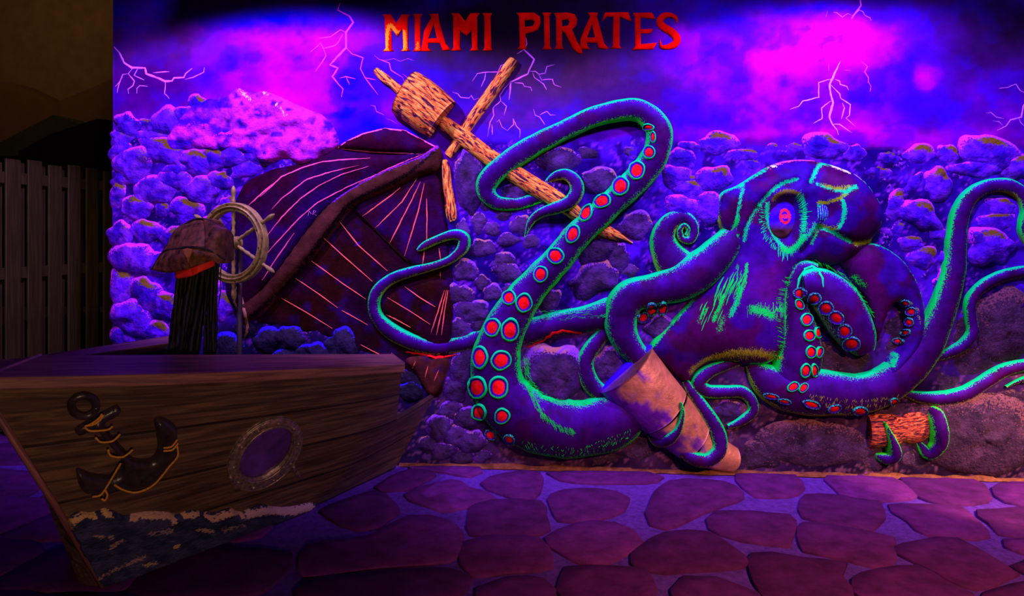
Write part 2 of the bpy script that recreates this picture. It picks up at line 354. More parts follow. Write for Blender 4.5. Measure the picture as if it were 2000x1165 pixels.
# dark blue sea painted at the foot of the wreck, left
sea = ((PX > 420) & (PX < 860)).astype(float)*sstep(610, 660, PY); colr = mix(colr, (.012, .006, .045), sea*.9)
ink = np.zeros(PX.shape+(4,))
rg = 1-np.abs(fbm(PX/34+3*n2, PY/26+3*n2, 303)-.5)*2; cr = sstep(.93, .985, rg)*m1*(PX > 222)
colr = mix(colr, (.20, .015, .55), cr*(1-m2)*.8); colr = mix(colr, (.20, .07, .16), cr*m2*.6)
ink[..., :3] = (.30, .05, .50); ink[..., 3] = m1*sstep(.60, .78, n2)*.3
V = np.stack([X, Y, Z], -1).reshape(-1, 3); b_ = colr.reshape(-1, 3); k_ = ink.reshape(-1, 4)
Fc = [(j*nx+i, j*nx+i+1, (j+1)*nx+i+1, (j+1)*nx+i) for j in range(nz-1) for i in range(nx-1)]
n0 = len(V)
bk = np.array([(xl, .18, 0), (xr, .18, 0), (xr, .18, zt), (xl, .18, zt)])
V = np.vstack([V, bk]); b_ = np.vstack([b_, np.tile((.05, .03, .05), (4, 1))]); k_ = np.vstack([k_, np.zeros((4, 4))])
Fw = Fc+[(n0+1, n0, n0+3, n0+2)]
Fw += [tuple([n0, n0+3]+[j*nx for j in range(nz-1, -1, -1)]), tuple([n0+2, n0+1]+[j*nx+nx-1 for j in range(nz)]), tuple([n0+3, n0+2]+[(nz-1)*nx+i for i in range(nx-1, -1, -1)])]
wall = mk('wall_back', V, Fw, M_SKY, base=b_, ink=k_); wall['kind'] = 'structure'
addsurf(V, Fc)

# ------------------------------------------------------------ generic builders on the wall
GRN = (.0, .98, .07); CYA = (.0, 1.0, .20); OLV = (.26, .42, .0); LIM = (.03, .95, .01); WHT = (1.0, 1.0, .6); PNK = (1.0, .10, .45)
def relief(name, loops, mat, parent, base_d, H, R=30, step=6, basef=None, strokes=(), hf=None, uvdir=None, tree=None, skirt=.03, reg=True, prof=.5, sharp=False):
    loops = [np.array(l, float) for l in loops]
    if not sharp: loops = [spline(l, step, True) for l in loops]
    L0 = loops[0]; mn = L0.min(0); mxx = L0.max(0)
    gx_, gy_ = np.meshgrid(np.arange(mn[0], mxx[0], step), np.arange(mn[1], mxx[1], step))
    G = np.stack([gx_.ravel()+(np.round(gy_.ravel()/step) % 2)*step*.5, gy_.ravel()], -1); G = G+RNG.uniform(-.15, .15, G.shape)*step
    G = G[inside(G, loops)]
    db = np.full(len(G), 1e9)
    for l in loops: db = np.minimum(db, segdist(G, np.vstack([l, l[:1]])))
    G = G[db > step*.55]
    pts = []; edges = []
    for l in loops:
        o = len(pts); pts += list(l); edges += [(o+i, o+(i+1) % len(l)) for i in range(len(l))]
    nb = len(pts); pts += list(G)
    r = delaunay_2d_cdt([Vector((float(p[0]), float(p[1]))) for p in pts], edges, [], 0, 1e-4)
    P = np.array([(v[0], v[1]) for v in r[0]]); T = np.array([t for t in r[2] if len(t) == 3])
    T = T[inside(P[T].mean(1), loops)]
    d = np.full(len(P), 1e9)
    for l in loops: d = np.minimum(d, segdist(P, np.vstack([l, l[:1]])))
    t = np.clip(d/R, 0, 1); h = H*np.power(np.clip(1-(1-t)**2, 0, 1), prof)
    if hf is not None: h = h+hf(P, d)
    if tree is None:
        bd = base_d(P) if callable(base_d) else base_d
        V = W(P[:, 0], P[:, 1], bd); V[:, 1] -= h; off = np.array([0, 1, 0.]); SK = V+off*(skirt+h[:, None]*0+ (bd if np.isscalar(bd) else bd[:, None]))
    else:
        V = []; SK = []
        for p, hh in zip(P, h):
            q, n = hit(p[0], p[1], tree); V.append(q+n*(base_d+hh)); SK.append(q-n*.004)
        V = np.array(V); SK = np.array(SK)
    tris = T.tolist(); n = len(P)
    # skirt down to the surface behind
    cnt = {}
    for a, b, c in tris:
        for e in ((a, b), (b, c), (c, a)): cnt[e] = 1
    be = [e for e in cnt if (e[1], e[0]) not in cnt]
    ids = {}; ex = []
    for a, b in be:
        for q in (a, b):
            if q not in ids: ids[q] = n+len(ex); ex.append(SK[q])
        tris.append((b, a, ids[a], ids[b]))
    Va = np.vstack([V, np.array(ex)]) if ex else V
    bc = basef(P, d) if basef is not None else np.tile((.3, .3, .3), (n, 1))
    ik = np.zeros((n, 4)); best = np.zeros(n)
    for s in strokes:
        pp, wd, col, stg = s[:4]; pl = spline(pp, 6) if len(pp) > 2 else np.array(pp, float)
        dd = segdist(P, pl[:, :2]); a = np.exp(-(dd/(wd*.66))**2)*stg*1.12
        k = a > best; best = np.maximum(best, a); ik[k, :3] = col
    ik[:, 3] = best
    src = list(ids.keys())
    if src: bc = np.vstack([bc, bc[src]]); e2 = ik[src].copy(); ik = np.vstack([ik, e2])
    uv = None
    if uvdir is not None:
        a = math.atan2(uvdir[1], uvdir[0]); q = P*.00326
        uv = np.stack([q[:, 0]*math.cos(a)+q[:, 1]*math.sin(a), -q[:, 0]*math.sin(a)+q[:, 1]*math.cos(a)], -1)
        if src: uv = np.vstack([uv, uv[src]])
    o = mk(name, Va, tris, mat, parent, base=bc, ink=ik, uv=uv)
    if reg: addsurf(Va, tris)
    return o

def tentacle(pts, parent, hk=.42, name='tentacle', gl=1.0, gr=1.0, mat=None, edge=None, low=OLV, bcol=None, uvmode=False, bk=None, reg=True, flat=None):
    """pts: (px, py, width_px, base_m); half-round swept arm lying on the wall"""
    P = np.array([(p[0], p[1], p[2], p[3] if len(p) > 3 else .02) for p in pts], float)
    S = spline(P, 4.5); S[:, 2] = np.maximum(S[:, 2], 1.0)
    if mat is None:
        S[:, 2] *= 1+.05*(vn(np.arange(len(S))*.25, S[:, 0]*0, int(abs(P[0, 0])))-.5)
    T = np.gradient(S[:, :2], axis=0); T /= np.linalg.norm(T, axis=1)[:, None]+1e-9
    k = np.array([.25, .5, .25])
    for _ in range(2): T[1:-1] = .25*T[:-2]+.5*T[1:-1]+.25*T[2:]
    T /= np.linalg.norm(T, axis=1)[:, None]+1e-9
    Nn = np.stack([-T[:, 1], T[:, 0]], -1)      # right hand side on the picture
    m = 19; s = -np.cos(np.linspace(0, math.pi, m)); n = len(S)
    wpx = S[:, 2]
    A = S[:, None, :2]+Nn[:, None, :]*(wpx[:, None]*.5*s[None, :])[..., None]
    hh = np.sqrt(np.clip(1-s**2, 0, 1)); 
    if flat: hh = np.minimum(hh, flat)/flat
    h = hk*wpx[:, None]*.00326*hh[None, :]
    lum = np.cumsum(np.r_[0, np.linalg.norm(np.diff(S[:, :2], axis=0), axis=1)])
    bd = np.repeat(S[:, 3:4], m, 1)
    V = W(A[..., 0], A[..., 1], bd); V[..., 1] -= h
    if mat is None: V[..., 1] -= .004*(fbm(A[..., 0]/16, A[..., 1]/16, 5)-.5)*(hh[None, :] > .3)
    # skirts
    Ls = V[:, 0].copy(); Ls[:, 1] = .01; Rs = V[:, -1].copy(); Rs[:, 1] = .01
    V = np.concatenate([Ls[:, None], V, Rs[:, None]], 1); mm = m+2
    Fc = [(i*mm+j, i*mm+j+1, (i+1)*mm+j+1, (i+1)*mm+j) for i in range(n-1) for j in range(mm-1)]
    Fc += [tuple(range(mm)), tuple(range((n-1)*mm, n*mm))[::-1]]
    ss = np.r_[-1, s, 1]
    AA = np.concatenate([A[:, :1], A, A[:, -1:]], 1)
    nz_ = fbm(AA[..., 0]/38, AA[..., 1]/38, 11)
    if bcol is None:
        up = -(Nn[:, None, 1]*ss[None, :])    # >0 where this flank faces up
        base = mix((.030, .0, .075), (.055, .0, .30), sstep(-.3, .9, up+.8*(nz_-.5)))  # up-facing flanks bluer: light from above put into the base colour
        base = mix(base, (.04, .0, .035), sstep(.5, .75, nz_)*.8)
    else: base = np.tile(np.array(bcol), AA.shape[:2]+(1,))
    ink = np.zeros(AA.shape[:2]+(4,))
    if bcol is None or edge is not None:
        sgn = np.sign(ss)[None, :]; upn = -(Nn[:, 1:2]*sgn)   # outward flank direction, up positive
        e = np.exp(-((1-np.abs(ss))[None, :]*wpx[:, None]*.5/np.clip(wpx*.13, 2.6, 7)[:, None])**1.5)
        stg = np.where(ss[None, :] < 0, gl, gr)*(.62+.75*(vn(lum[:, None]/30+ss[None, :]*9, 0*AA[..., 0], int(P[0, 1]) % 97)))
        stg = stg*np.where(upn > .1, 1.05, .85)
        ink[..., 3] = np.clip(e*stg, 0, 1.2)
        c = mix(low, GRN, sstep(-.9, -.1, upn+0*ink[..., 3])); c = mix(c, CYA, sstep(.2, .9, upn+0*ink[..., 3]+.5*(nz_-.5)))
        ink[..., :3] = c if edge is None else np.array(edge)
    uv = None
    if uvmode:
        uv = np.stack([np.repeat(lum[:, None], mm, 1)*.00326, ss[None, :]*wpx[:, None]*.5*.00326*1.2+P[0, 0]], -1).reshape(-1, 2)
    Vf = V.reshape(-1, 3)
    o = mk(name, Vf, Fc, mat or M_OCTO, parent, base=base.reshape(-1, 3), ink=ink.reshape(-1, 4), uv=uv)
    if reg: addsurf(Vf, Fc)
    return o

def lines(name, plist, wpx, col, parent, h=.003, tree=None, mat=None, jit=.8, taper=True, reg=False):
    VV, FF, o = [], [], 0
    for pl in plist:
        w0 = wpx
        pl = np.array([p[:2] for p in pl], float)
        seg = [pl[0]]
        for a, b in zip(pl[:-1], pl[1:]):
            k = max(1, int(np.linalg.norm(b-a)/7)); 
            for i in range(1, k+1): seg.append(a+(b-a)*i/k)
        S = np.array(seg); S = S+(vn(S[:, 0]*.31, S[:, 1]*.31, 3)-.5)[:, None]*jit
        T = np.gradient(S, axis=0); T /= np.linalg.norm(T, axis=1)[:, None]+1e-9; Nn = np.stack([-T[:, 1], T[:, 0]], -1)
        n = len(S)
        for i in range(n):
            f = 1.0
            if taper: f = min(1, .35+3*min(i, n-1-i)/n)*(.75+.5*vn(i*.7, pl[0, 0], 5))
            if callable(w0): f *= w0(i/(n-1)); ww = 1
            else: ww = w0
            q, nn = hit(S[i, 0], S[i, 1], tree)
            for s, hh in ((-1, -.002), (0, h), (1, -.002)):
                p = S[i]+Nn[i]*s*ww*.5*f
                r = ray(p[0], p[1]); t = ((q-CAM)@nn)/(r@nn); pt = CAM+r*t
                if np.linalg.norm(pt-q) > .05: pt = q
                VV.append(pt+nn*(hh+.0015))
        for i in range(n-1):
            for j in (0, 1): FF.append((o+i*3+j, o+i*3+j+1, o+i*3+j+4, o+i*3+j+3))
        o += n*3
    V = np.array(VV)
    ob = mk(name, V, FF, mat or M_INK, parent, base=np.tile(np.array(col), (len(V), 1)))
    return ob

def dome(name, cx, cy, rx, ry, rot, H, mat, parent, basec, strokes_f=None, base_d=.0, tree=None, seed=0, bump=.25, nr=9, na=30, prof=.55, reg=True, top=None):
    ca, sa = math.cos(math.radians(rot)), math.sin(math.radians(rot))
    V, B_, K_ = [], [], []
    rs = np.linspace(0, 1, nr)
    for i, r in enumerate(rs):
        for j in range(1 if i == 0 else na):
            a = 2*math.pi*j/na; wob = 1+bump*(vn(math.cos(a)*1.7+5, math.sin(a)*1.7+5, seed)-.5)*2
            x, y = rx*r*wob*math.cos(a), ry*r*wob*math.sin(a)
            p = (cx+x*ca-y*sa, cy+x*sa+y*ca)
            hh = H*(max(0, 1-r*r))**prof
            if top is not None: hh = top(r)
            hh *= 1+.7*(float(fbm(p[0]/14, p[1]/14, seed+2))-.5)
            if tree is None:
                bd_ = base_d
                q = W(p[0], p[1], bd_); q[1] -= hh
            else:
                q, n_ = hit(p[0], p[1], tree); q = q+n_*(hh+base_d)
            V.append(q)
            b, k = basec(r, a+math.radians(rot), p)
            B_.append(b); K_.append(k)
    n = len(V); Fc = [(0, 1+j, 1+(j+1) % na) for j in range(na)]
    for i in range(1, nr-1):
        for j in range(na):
            a0 = 1+(i-1)*na; a1 = a0+na; jj = (j+1) % na; Fc.append((a0+j, a1+j, a1+jj, a0+jj))
    if tree is None:
        o0 = 1+(nr-2)*na
        for j in range(na): q = V[o0+j].copy(); q[1] = .012; V.append(q); B_.append(B_[o0+j]); K_.append(K_[o0+j])
        for j in range(na): jj = (j+1) % na; Fc.append((o0+j, n+j, n+jj, o0+jj))
    o = mk(name, V, Fc, mat, parent, base=np.array(B_), ink=np.array(K_))
    if reg: addsurf(V, Fc)
    return o
# ------------------------------------------------------------ unseen shields added to keep black light off the floor (above the frame)
for px_ in (585, 1625):
    lx = W(px_, 30)[0]; V, Fc = [], []
    for (x0, x1, y0, y1, z0, z1) in ((-.6, .6, -1.75, -1.285, 3.165, 3.175), (-.6, .6, -1.75, -1.74, 3.165, 3.62), (-.6, .6, -1.75, -1.25, 3.61, 3.62)):
        o = len(V); V += [(lx+x, y, z) for z in (z0, z1) for x, y in ((x0, y0), (x1, y0), (x1, y1), (x0, y1))]
        Fc += [(o, o+3, o+2, o+1), (o+4, o+5, o+6, o+7)]+[(o+i, o+(i+1) % 4, o+4+(i+1) % 4, o+4+i) for i in range(4)]
    fx = mk('black_light_shield', V, Fc, M_BLACK, smooth=False)  # added plates that block the lamp's light towards the floor
    tag(fx, 'unseen black light shield added above the left half of the mural' if px_ < 1000 else 'unseen black light shield added above the right half of the mural', 'light shield')

# ------------------------------------------------------------ painted lightning and lettering on the wall
ORG[wall.name] = np.zeros(3)
def tr(z, s, pl): return [[(x/s+z[0], y/s+z[1]) for x, y in l] for l in pl]
K = 2.841
def bolt(z, main, rest, w, col):
    o = lines('painted_lightning', tr(z, K, [main]), w, col, wall, h=.0015, jit=1.2)
    if rest:
        o2 = lines('painted_lightning', tr(z, K, rest), w*.55, col, wall, h=.0012, jit=1.2); return o, o2
LC = (.75, .16, .80); LP = (.95, .05, .75)
bolt((0, 0), [(632,260),(660,290),(690,350),(730,375),(805,378),(812,410),(880,435),(915,452),(955,450),(965,432),(1020,430),(1030,408),(1065,378)],
     [[(735,378),(712,410),(745,450),(738,475),(710,495),(712,520)],[(712,410),(680,412),(665,455),(640,480)],[(665,455),(650,515)],[(765,380),(745,420),(800,445)],[(918,455),(912,520),(925,530),(940,550)],
      [(1025,440),(1075,430),(1130,400),(1135,375)],[(850,405),(890,400),(940,398)],[(760,520),(760,490),(775,475),(820,480)]], 4.5, LC)
bolt((600, 0), [(183,15),(168,55),(235,90),(255,125),(215,180),(215,265),(125,360),(170,378),(140,425),(175,470),(200,495),(190,540)],
     [[(215,180),(185,165),(130,205),(65,212)],[(200,190),(160,250),(90,270),(75,240),(15,290)],[(215,265),(250,300),(310,320),(295,380),(320,430),(350,470),(395,530)],[(178,435),(215,425),(270,440)],[(215,425),(235,470)],[(90,270),(105,310),(45,400)],[(320,430),(380,445)]], 4.0, LP)
bolt((600, 0), [(375,310),(400,330),(455,350),(465,390),(530,430),(540,455)], [[(400,330),(440,335),(480,325),(515,340),(560,325),(600,340)],[(530,410),(550,425),(562,440)]], 2.4, (.55, .05, .8))
bolt((600, 0), [(1215,210),(1220,245),(1203,275),(1260,330),(1230,390),(1225,410),(1130,455),(1120,555)],
     [[(1203,275),(1165,300)],[(1230,395),(1265,395),(1285,412),(1320,405),(1330,370),(1375,358)],[(1250,400),(1260,430),(1310,465),(1330,500)],[(1285,412),(1300,445),(1360,440),(1370,470),(1410,485)],
      [(1130,455),(1095,490),(1070,530),(1075,560),(1030,600),(1035,640),(1015,680),(1000,760)],[(1075,560),(1105,590),(1090,640)],[(1110,345),(1075,365),(1060,400),(1030,400),(990,400),(945,410),(915,450)],[(1060,400),(1035,450)],
      [(990,400),(985,440),(965,485)],[(1150,460),(1195,462),(1205,480),(1240,485),(1245,505)],[(1255,605),(1265,640),(1290,650),(1310,680),(1320,695)],[(1290,640),(1330,618),(1350,640),(1380,640)],[(1050,680),(1065,665),(1080,705),(1110,725)],
      [(1110,725),(1145,690),(1145,660),(1160,700),(1180,720),(1180,770)],[(805,510),(835,520),(850,540),(900,545),(910,530),(925,555),(955,545)],[(1025,690),(1028,750)]], 3.6, LC)
bolt((600, 0), [(350,585),(375,590),(385,620),(430,640)], [[(435,655),(470,670),(500,690)],[(385,610),(370,635)]], 2.2, (.5, .05, .8))
bolt((1300, 0), [(968,342),(940,405),(910,470),(915,520),(930,570),(908,650),(925,690),(950,720),(960,750)],
     [[(930,440),(905,440),(850,460),(850,540),(790,555),(760,560),(740,590),(690,608)],[(915,470),(965,520),(970,545),(1025,580),(1020,640),(1000,655),(1055,705)],[(915,560),(865,600),(870,660),(820,685)],[(980,570),(992,600),(975,660)],[(925,690),(965,690),(1035,740)],[(940,440),(965,450),(970,470),(1005,480),(1015,500)]], 4.4, (.98, .30, .75))
bolt((1300, 0), [(1078,-20),(1085,30),(1030,105)], [[(1060,70),(1075,55),(1095,65),(1105,85),(1135,100),(1140,115)],[(1035,85),(1010,75),(980,95),(950,70),(930,68)],[(900,60),(890,95)]], 3.6, (.70, .08, .85))
bolt((1300, 0), [(1088,340),(1120,370),(1105,400),(1125,430),(1125,455),(1140,480),(1135,510)], [[(905,350),(905,395)],[(985,390),(1030,392)]], 2.2, LP)
bolt((1300, 0), [(2020,540),(1985,590),(1975,650),(1915,665),(1890,700),(1840,725)], [[(1845,490),(1900,485),(1945,468),(1965,500),(2000,520)],[(1770,630),(1805,625),(1835,650),(1880,660)],[(1815,672),(1850,675),(1870,695)],[(1960,655),(1970,680),(1990,700)]], 3.4, (.45, .12, .60))

za, sa_, zb, sb_ = (740, 10), 6.667, (1000, 10), 5.882
LET = [(za, sa_, [[(50,120),(155,118),(225,235),(300,118),(405,122),(375,165),(378,560),(405,595),(285,598),(318,560),(305,300),(240,410),(160,310),(165,560),(190,600),(50,600),(88,560),(75,165)]]),
 (za, sa_, [[(440,115),(560,115),(540,160),(540,555),(560,598),(445,600),(470,555),(465,160)]]),
 (za, sa_, [[(655,115),(770,112),(790,230),(870,500),(940,580),(830,590),(790,490),(640,490),(640,560),(690,598),(545,598),(565,500),(590,330),(680,165)],[(712,235),(640,435),(755,430)]]),
 (za, sa_, [[(940,105),(1045,108),(1125,210),(1190,105),(1310,105),(1278,150),(1285,550),(1300,590),(1185,590),(1215,550),(1205,330),(1140,400),(1055,330),(1055,550),(1075,590),(945,590),(970,550),(965,150)]]),
 (za, sa_, [[(1345,105),(1470,105),(1450,150),(1465,550),(1480,590),(1355,590),(1375,550),(1370,150)]]),
 (zb, sb_, [[(50,88),(250,85),(320,130),(330,200),(300,280),(220,315),(155,325),(160,470),(170,505),(65,505),(90,470),(80,130)],[(145,170),(230,168),(262,190),(240,240),(145,250)]]),
 (zb, sb_, [[(345,85),(450,85),(430,125),(435,470),(460,505),(350,508),(372,470),(368,125)]]),
 (zb, sb_, [[(480,90),(640,85),(720,105),(750,160),(740,230),(690,280),(740,400),(800,510),(810,555),(765,560),(700,500),(610,320),(575,285),(575,470),(595,503),(485,505),(510,470),(505,130)],[(575,170),(640,160),(665,190),(640,235),(575,245)]]),
 (zb, sb_, [[(870,85),(985,85),(975,130),(1060,440),(1110,500),(995,500),(975,430),(860,430),(865,470),(895,503),(785,503),(785,400),(830,280),(900,130)],[(920,220),(860,375),(955,372)]]),
 (zb, sb_, [[(1070,85),(1335,80),(1375,190),(1240,130),(1235,470),(1260,495),(1130,495),(1160,465),(1165,130),(1090,130),(1030,195)]]),
 (zb, sb_, [[(1390,90),(1610,85),(1650,160),(1480,140),(1475,275),(1620,275),(1590,325),(1480,320),(1480,450),(1665,430),(1625,505),(1380,515),(1415,470),(1410,130)]])]
S_c = spline([(1893,205,5),(1887,150,38),(1820,112,52),(1740,125,70),(1698,190,82),(1740,250,84),(1830,305,88),(1893,375,88),(1878,440,82),(1800,478,62),(1720,478,42),(1705,430,22),(1702,390,4)], 22)
T_ = np.gradient(S_c[:, :2], axis=0); T_ /= np.linalg.norm(T_, axis=1)[:, None]; N_ = np.stack([-T_[:, 1], T_[:, 0]], -1)
LET.append((zb, sb_, [list(map(tuple, np.vstack([S_c[:, :2]+N_*S_c[:, 2:]/2, (S_c[:, :2]-N_*S_c[:, 2:]/2)[::-1]])))]))
sign = thing('lettering', W(1040, 60, 0), 'red painted words MIAMI PIRATES across the top of the mural wall', 'lettering')
def let_base(P, d):
    return np.tile((.85, .003, .0), (len(P), 1))
for z, s, ls in LET:
    ls = tr(z, s, ls); x0 = ls[0][0][0]
    stk = [([(755,100),(757,60),(764,50),(776,66),(789,62),(791,100)], 5, (.98, .42, .01), 1.1)] if x0 < 760 else ([([(815,100),(816,84)], 5, (.95, .20, .01), .7)] if x0 < 815 else [])  # orange on the first letters: stronger lamp light painted in
    relief('letter', ls, M_INK, sign, .012, .004, R=4, step=3.5, basef=let_base, sharp=True, strokes=stk, reg=False, skirt=.0)

# ------------------------------------------------------------ boulders
def bcol(kind, seed):
    r_ = random.Random(seed)
    tone = r_.random()
    def f(r, a, p):
        up = -math.sin(a); s = vn(p[0]/9, p[1]/9, seed); s2 = vn(p[0]/26, p[1]/26, seed+4)
        if kind == 'blue':
            b = np.array((.012, .0, .24))*(1-s2)+np.array((.10, .006, .66))*s2; b = b+np.array((.20, .02, .22))*(max(0, min(1, (s-.5)*4))*.35+.55*max(0, r-.45)*(.3+s)); b = b*(.85+.5*vn(p[0]/6, p[1]/11, seed+9))
            # dry-brushed pale crest and ochre patch under it
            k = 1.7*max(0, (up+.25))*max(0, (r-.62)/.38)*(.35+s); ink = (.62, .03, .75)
            pa = a+1.1+(tone-.5)*.8; pk = math.exp(-((math.cos(pa)-1)**2)*9)*math.exp(-((r-.62)/.20)**2)*(1.1 if tone > .35 else .3)*(.55+.7*s)
            if pk > k*.9: ink = (.15, .095, .008); k = pk
        elif kind == 'grey':
            b = np.array((.018, .004, .045))*(1-s2)+np.array((.085, .02, .22))*s2
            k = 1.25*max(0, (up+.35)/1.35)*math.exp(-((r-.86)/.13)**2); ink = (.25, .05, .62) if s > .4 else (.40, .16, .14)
            if r < .55: b = b*.8+np.array((.05, .03, .02))*.4
        elif kind == 'dark':
            b = np.array((.012, .010, .022))*(1-s2)+np.array((.03, .02, .06))*s2
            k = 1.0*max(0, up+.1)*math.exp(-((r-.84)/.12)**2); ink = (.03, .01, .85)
        else:
            b = np.array((.02, .010, .03))*(1-s2)+np.array((.07, .028, .075))*s2
            k = .45*max(0, up+.2)*math.exp(-((r-.85)/.2)**2)+.25*s; ink = (.17, .06, .09)
        return b, (ink[0], ink[1], ink[2], k)
    return f
def pile(name, label, org, items, kind, hk=.34):
    t = thing(name, W(org[0], org[1], 0), label, 'rocks')
    for i, it in enumerate(items):
        cx, cy, rx, ry = it[:4]; rot = it[4] if len(it) > 4 else 0; kd = it[5] if len(it) > 5 else kind
        sc = 1.28 if kd == 'blue' else 1.15; rx *= sc; ry *= sc; H = hk*min(rx, ry)*.00326*1.35
        dome('boulder', cx, cy, rx, ry, rot, min(H, .075), M_ROCK, t, bcol(kd, i*7+int(cx)), seed=i+int(cx), nr=9, na=30, bump=.3, prof=.62)
    return t
# crumpled pink crust on the top of the left heap
t = thing('rock_crust', W(500, 330, 0), 'crumpled magenta rock crust on top of the left heap, left of the wreck', 'rocks')
def crust_c(P, d):
    n_ = fbm(P[:, 0]/34, P[:, 1]/20, 77); c = mix((.06, .0, .62), (.62, .02, .72), sstep(.34, .58, n_+.18*sstep(420, 560, P[:, 0])-.10*(P[:, 1] > 290)))
    return mix(c, (.02, .0, .35), sstep(.62, .72, fbm(P[:, 0]/15, P[:, 1]/12, 88))*.9)
relief('crust', [[(330,262),(352,228),(380,205),(412,192),(440,190),(462,172),(490,180),(520,178),(548,188),(570,198),(600,212),(632,225),(655,250),(664,280),(648,300),(620,318),(590,325),(560,312),(530,322),(500,318),(470,300),(430,300),(390,295),(350,300),(325,285)]],
       M_ROCK, t, .0, .03, R=24, step=5, basef=crust_c, hf=lambda P, d: .05*(fbm(P[:, 0]/20, P[:, 1]/14, 5)-.35)*np.clip(d/10, 0, 1)+.02*np.abs(fbm(P[:, 0]/40, P[:, 1]/24, 8)-.5)*4*np.clip(d/10, 0, 1),
       strokes=[([(470,172),(480,186),(497,198)], 3, (.95,.5,.7), .9), ([(515,180),(527,186)], 3, (.95,.5,.7), .8), ([(545,205),(556,218),(564,228)], 3, (.95,.5,.7), .8), ([(400,285),(440,262),(480,270),(497,290)], 3, (.95,.02,.7), .7), ([(350,262),(385,244),(420,250)], 3, (.8,.02,.8), .8)])
pile('rock_heap', 'heap of blue boulders with ochre patches at the left edge, behind the pirate hat', (330, 620),
 [(262,620,34,32),(310,650,30,22),(245,660,22,20),(290,575,26,34,-25),(330,600,30,28),(240,560,20,34),(360,640,26,24),(265,505,36,30),(318,515,30,22),(240,455,22,24),(290,450,34,22,15),(345,470,30,22,20),(385,505,26,24),(400,560,28,26),(435,600,20,24),(320,410,14,14),(268,405,30,20),(365,412,30,20,18),(232,380,15,22),(300,370,34,24),(395,372,28,24),(430,352,26,18),(345,352,30,20),(252,345,28,16),(415,445,26,22),(440,420,20,18),
  (450,400,16,14),(260,318,38,30),(318,295,44,22,12),(385,318,36,22,25),(420,312,26,20,20),(350,335,26,16),(452,306,26,20),(515,302,40,20,-10),(480,330,30,16,-15),(240,290,18,24,20),(300,268,34,14),(252,245,24,20),(292,246,18,14),(330,240,28,24),(365,226,22,20),(387,204,17,16),(240,270,22,16)], 'blue')
pile('rock_ridge', 'long ridge of blue boulders with pink crests behind the octopus head', (1700, 470),
 [(1330,310,24,18),(1345,288,22,12),(1400,282,34,18),(1455,303,34,12),(1465,320,22,10,10),(1507,291,18,9),(1551,288,18,9),(1610,286,38,20),(1669,300,20,16,-15),(1712,336,22,12),(1735,308,20,12,5),(1790,304,30,18),(1852,302,24,14,15),(1925,296,52,26,8),(1392,350,30,26),(1350,372,28,20),(1322,345,24,22),(1330,405,30,26),(1385,400,26,30),(1345,355,16,12),
  (1782,356,24,13,-48),(1748,400,16,28,20),(1795,420,40,26,35),(1750,452,12,26,25),(1775,475,26,16,15),(1832,458,20,12,8),(1842,506,16,16),(1800,505,26,20),(1925,378,22,10),(1955,404,32,14,10),(1942,432,36,14,-5),(1935,480,40,34),(1905,330,44,18),(1990,330,34,22),(1830,360,26,26),(1760,545,20,16),(1835,560,16,26)], 'blue')
pile('rock_stack', 'grey violet stack of boulders between the wreck and the big suckered arm', (900, 900),
 [(918,345,26,62,-3),(950,395,18,22),(936,432,17,22),(980,418,22,14),(963,447,17,16),(996,468,24,16),(948,484,28,18),(905,452,14,26),(1020,440,22,20),(985,508,30,16),(1040,470,22,16),(905,530,26,22),(940,552,17,14),(992,530,30,22,10),(965,573,24,18),(900,575,24,22),(925,606,38,24),(1000,570,22,16),(900,640,20,24),(945,635,24,18),
  (905,712,24,44,12,'grey'),(890,758,20,26),(878,800,24,20,-20),(908,815,26,24),(858,832,26,26),(838,866,22,18),(892,848,26,22),(868,880,30,20),(920,862,28,24),(905,893,28,16),(940,890,20,14),(836,893,20,10)], 'grey')
pile('rock_cluster', 'grey violet boulders below and right of the loop of the big arm', (1150, 560),
 [(1008,372,26,22,0),(1090,312,44,22,-8),(1150,300,26,14,8),(1232,300,17,12,15),(1170,350,36,26),(1115,460,34,20,-40),(1165,490,44,24,-28),(1205,500,24,30,10),(1160,545,56,30,-22),(1075,585,28,20,-30),(1240,440,34,26,-20),(1230,530,22,16),(1290,640,30,26),(1085,732,66,58,0,'grey'),(1188,712,26,36,10),(1420,797,30,18)], 'grey')
pile('sea_rocks', 'dark round rocks with blue crests at the foot of the wreck behind the boat', (600, 700),
 [(525,665,28,24),(562,660,30,26,5),(560,700,28,20),(600,688,24,18),(622,692,30,22,8),(676,668,26,32),(655,672,18,20),(665,695,28,18),(480,640,26,18),(735,700,24,10),(800,738,34,16,15),(805,762,30,22),(450,680,30,30)], 'dark')
pile('ground_rocks', 'low brown violet rocks along the bottom right of the mural', (1700, 900),
 [(1580,868,120,44,4),(1480,885,40,34),(1905,850,120,76,5),(1968,640,70,66,0),(1905,700,40,30,-20),(1860,745,34,18,-10),(1830,740,24,20),(1755,800,54,20,-8),(1790,895,34,26),(1690,900,34,22),(1880,640,24,40,10),(1945,790,90,26,-8),(1250,870,34,26),(1180,890,50,20),(1750,640,26,46,12),(1640,705,56,44,0),(1860,800,30,24)], 'low', hk=.16)

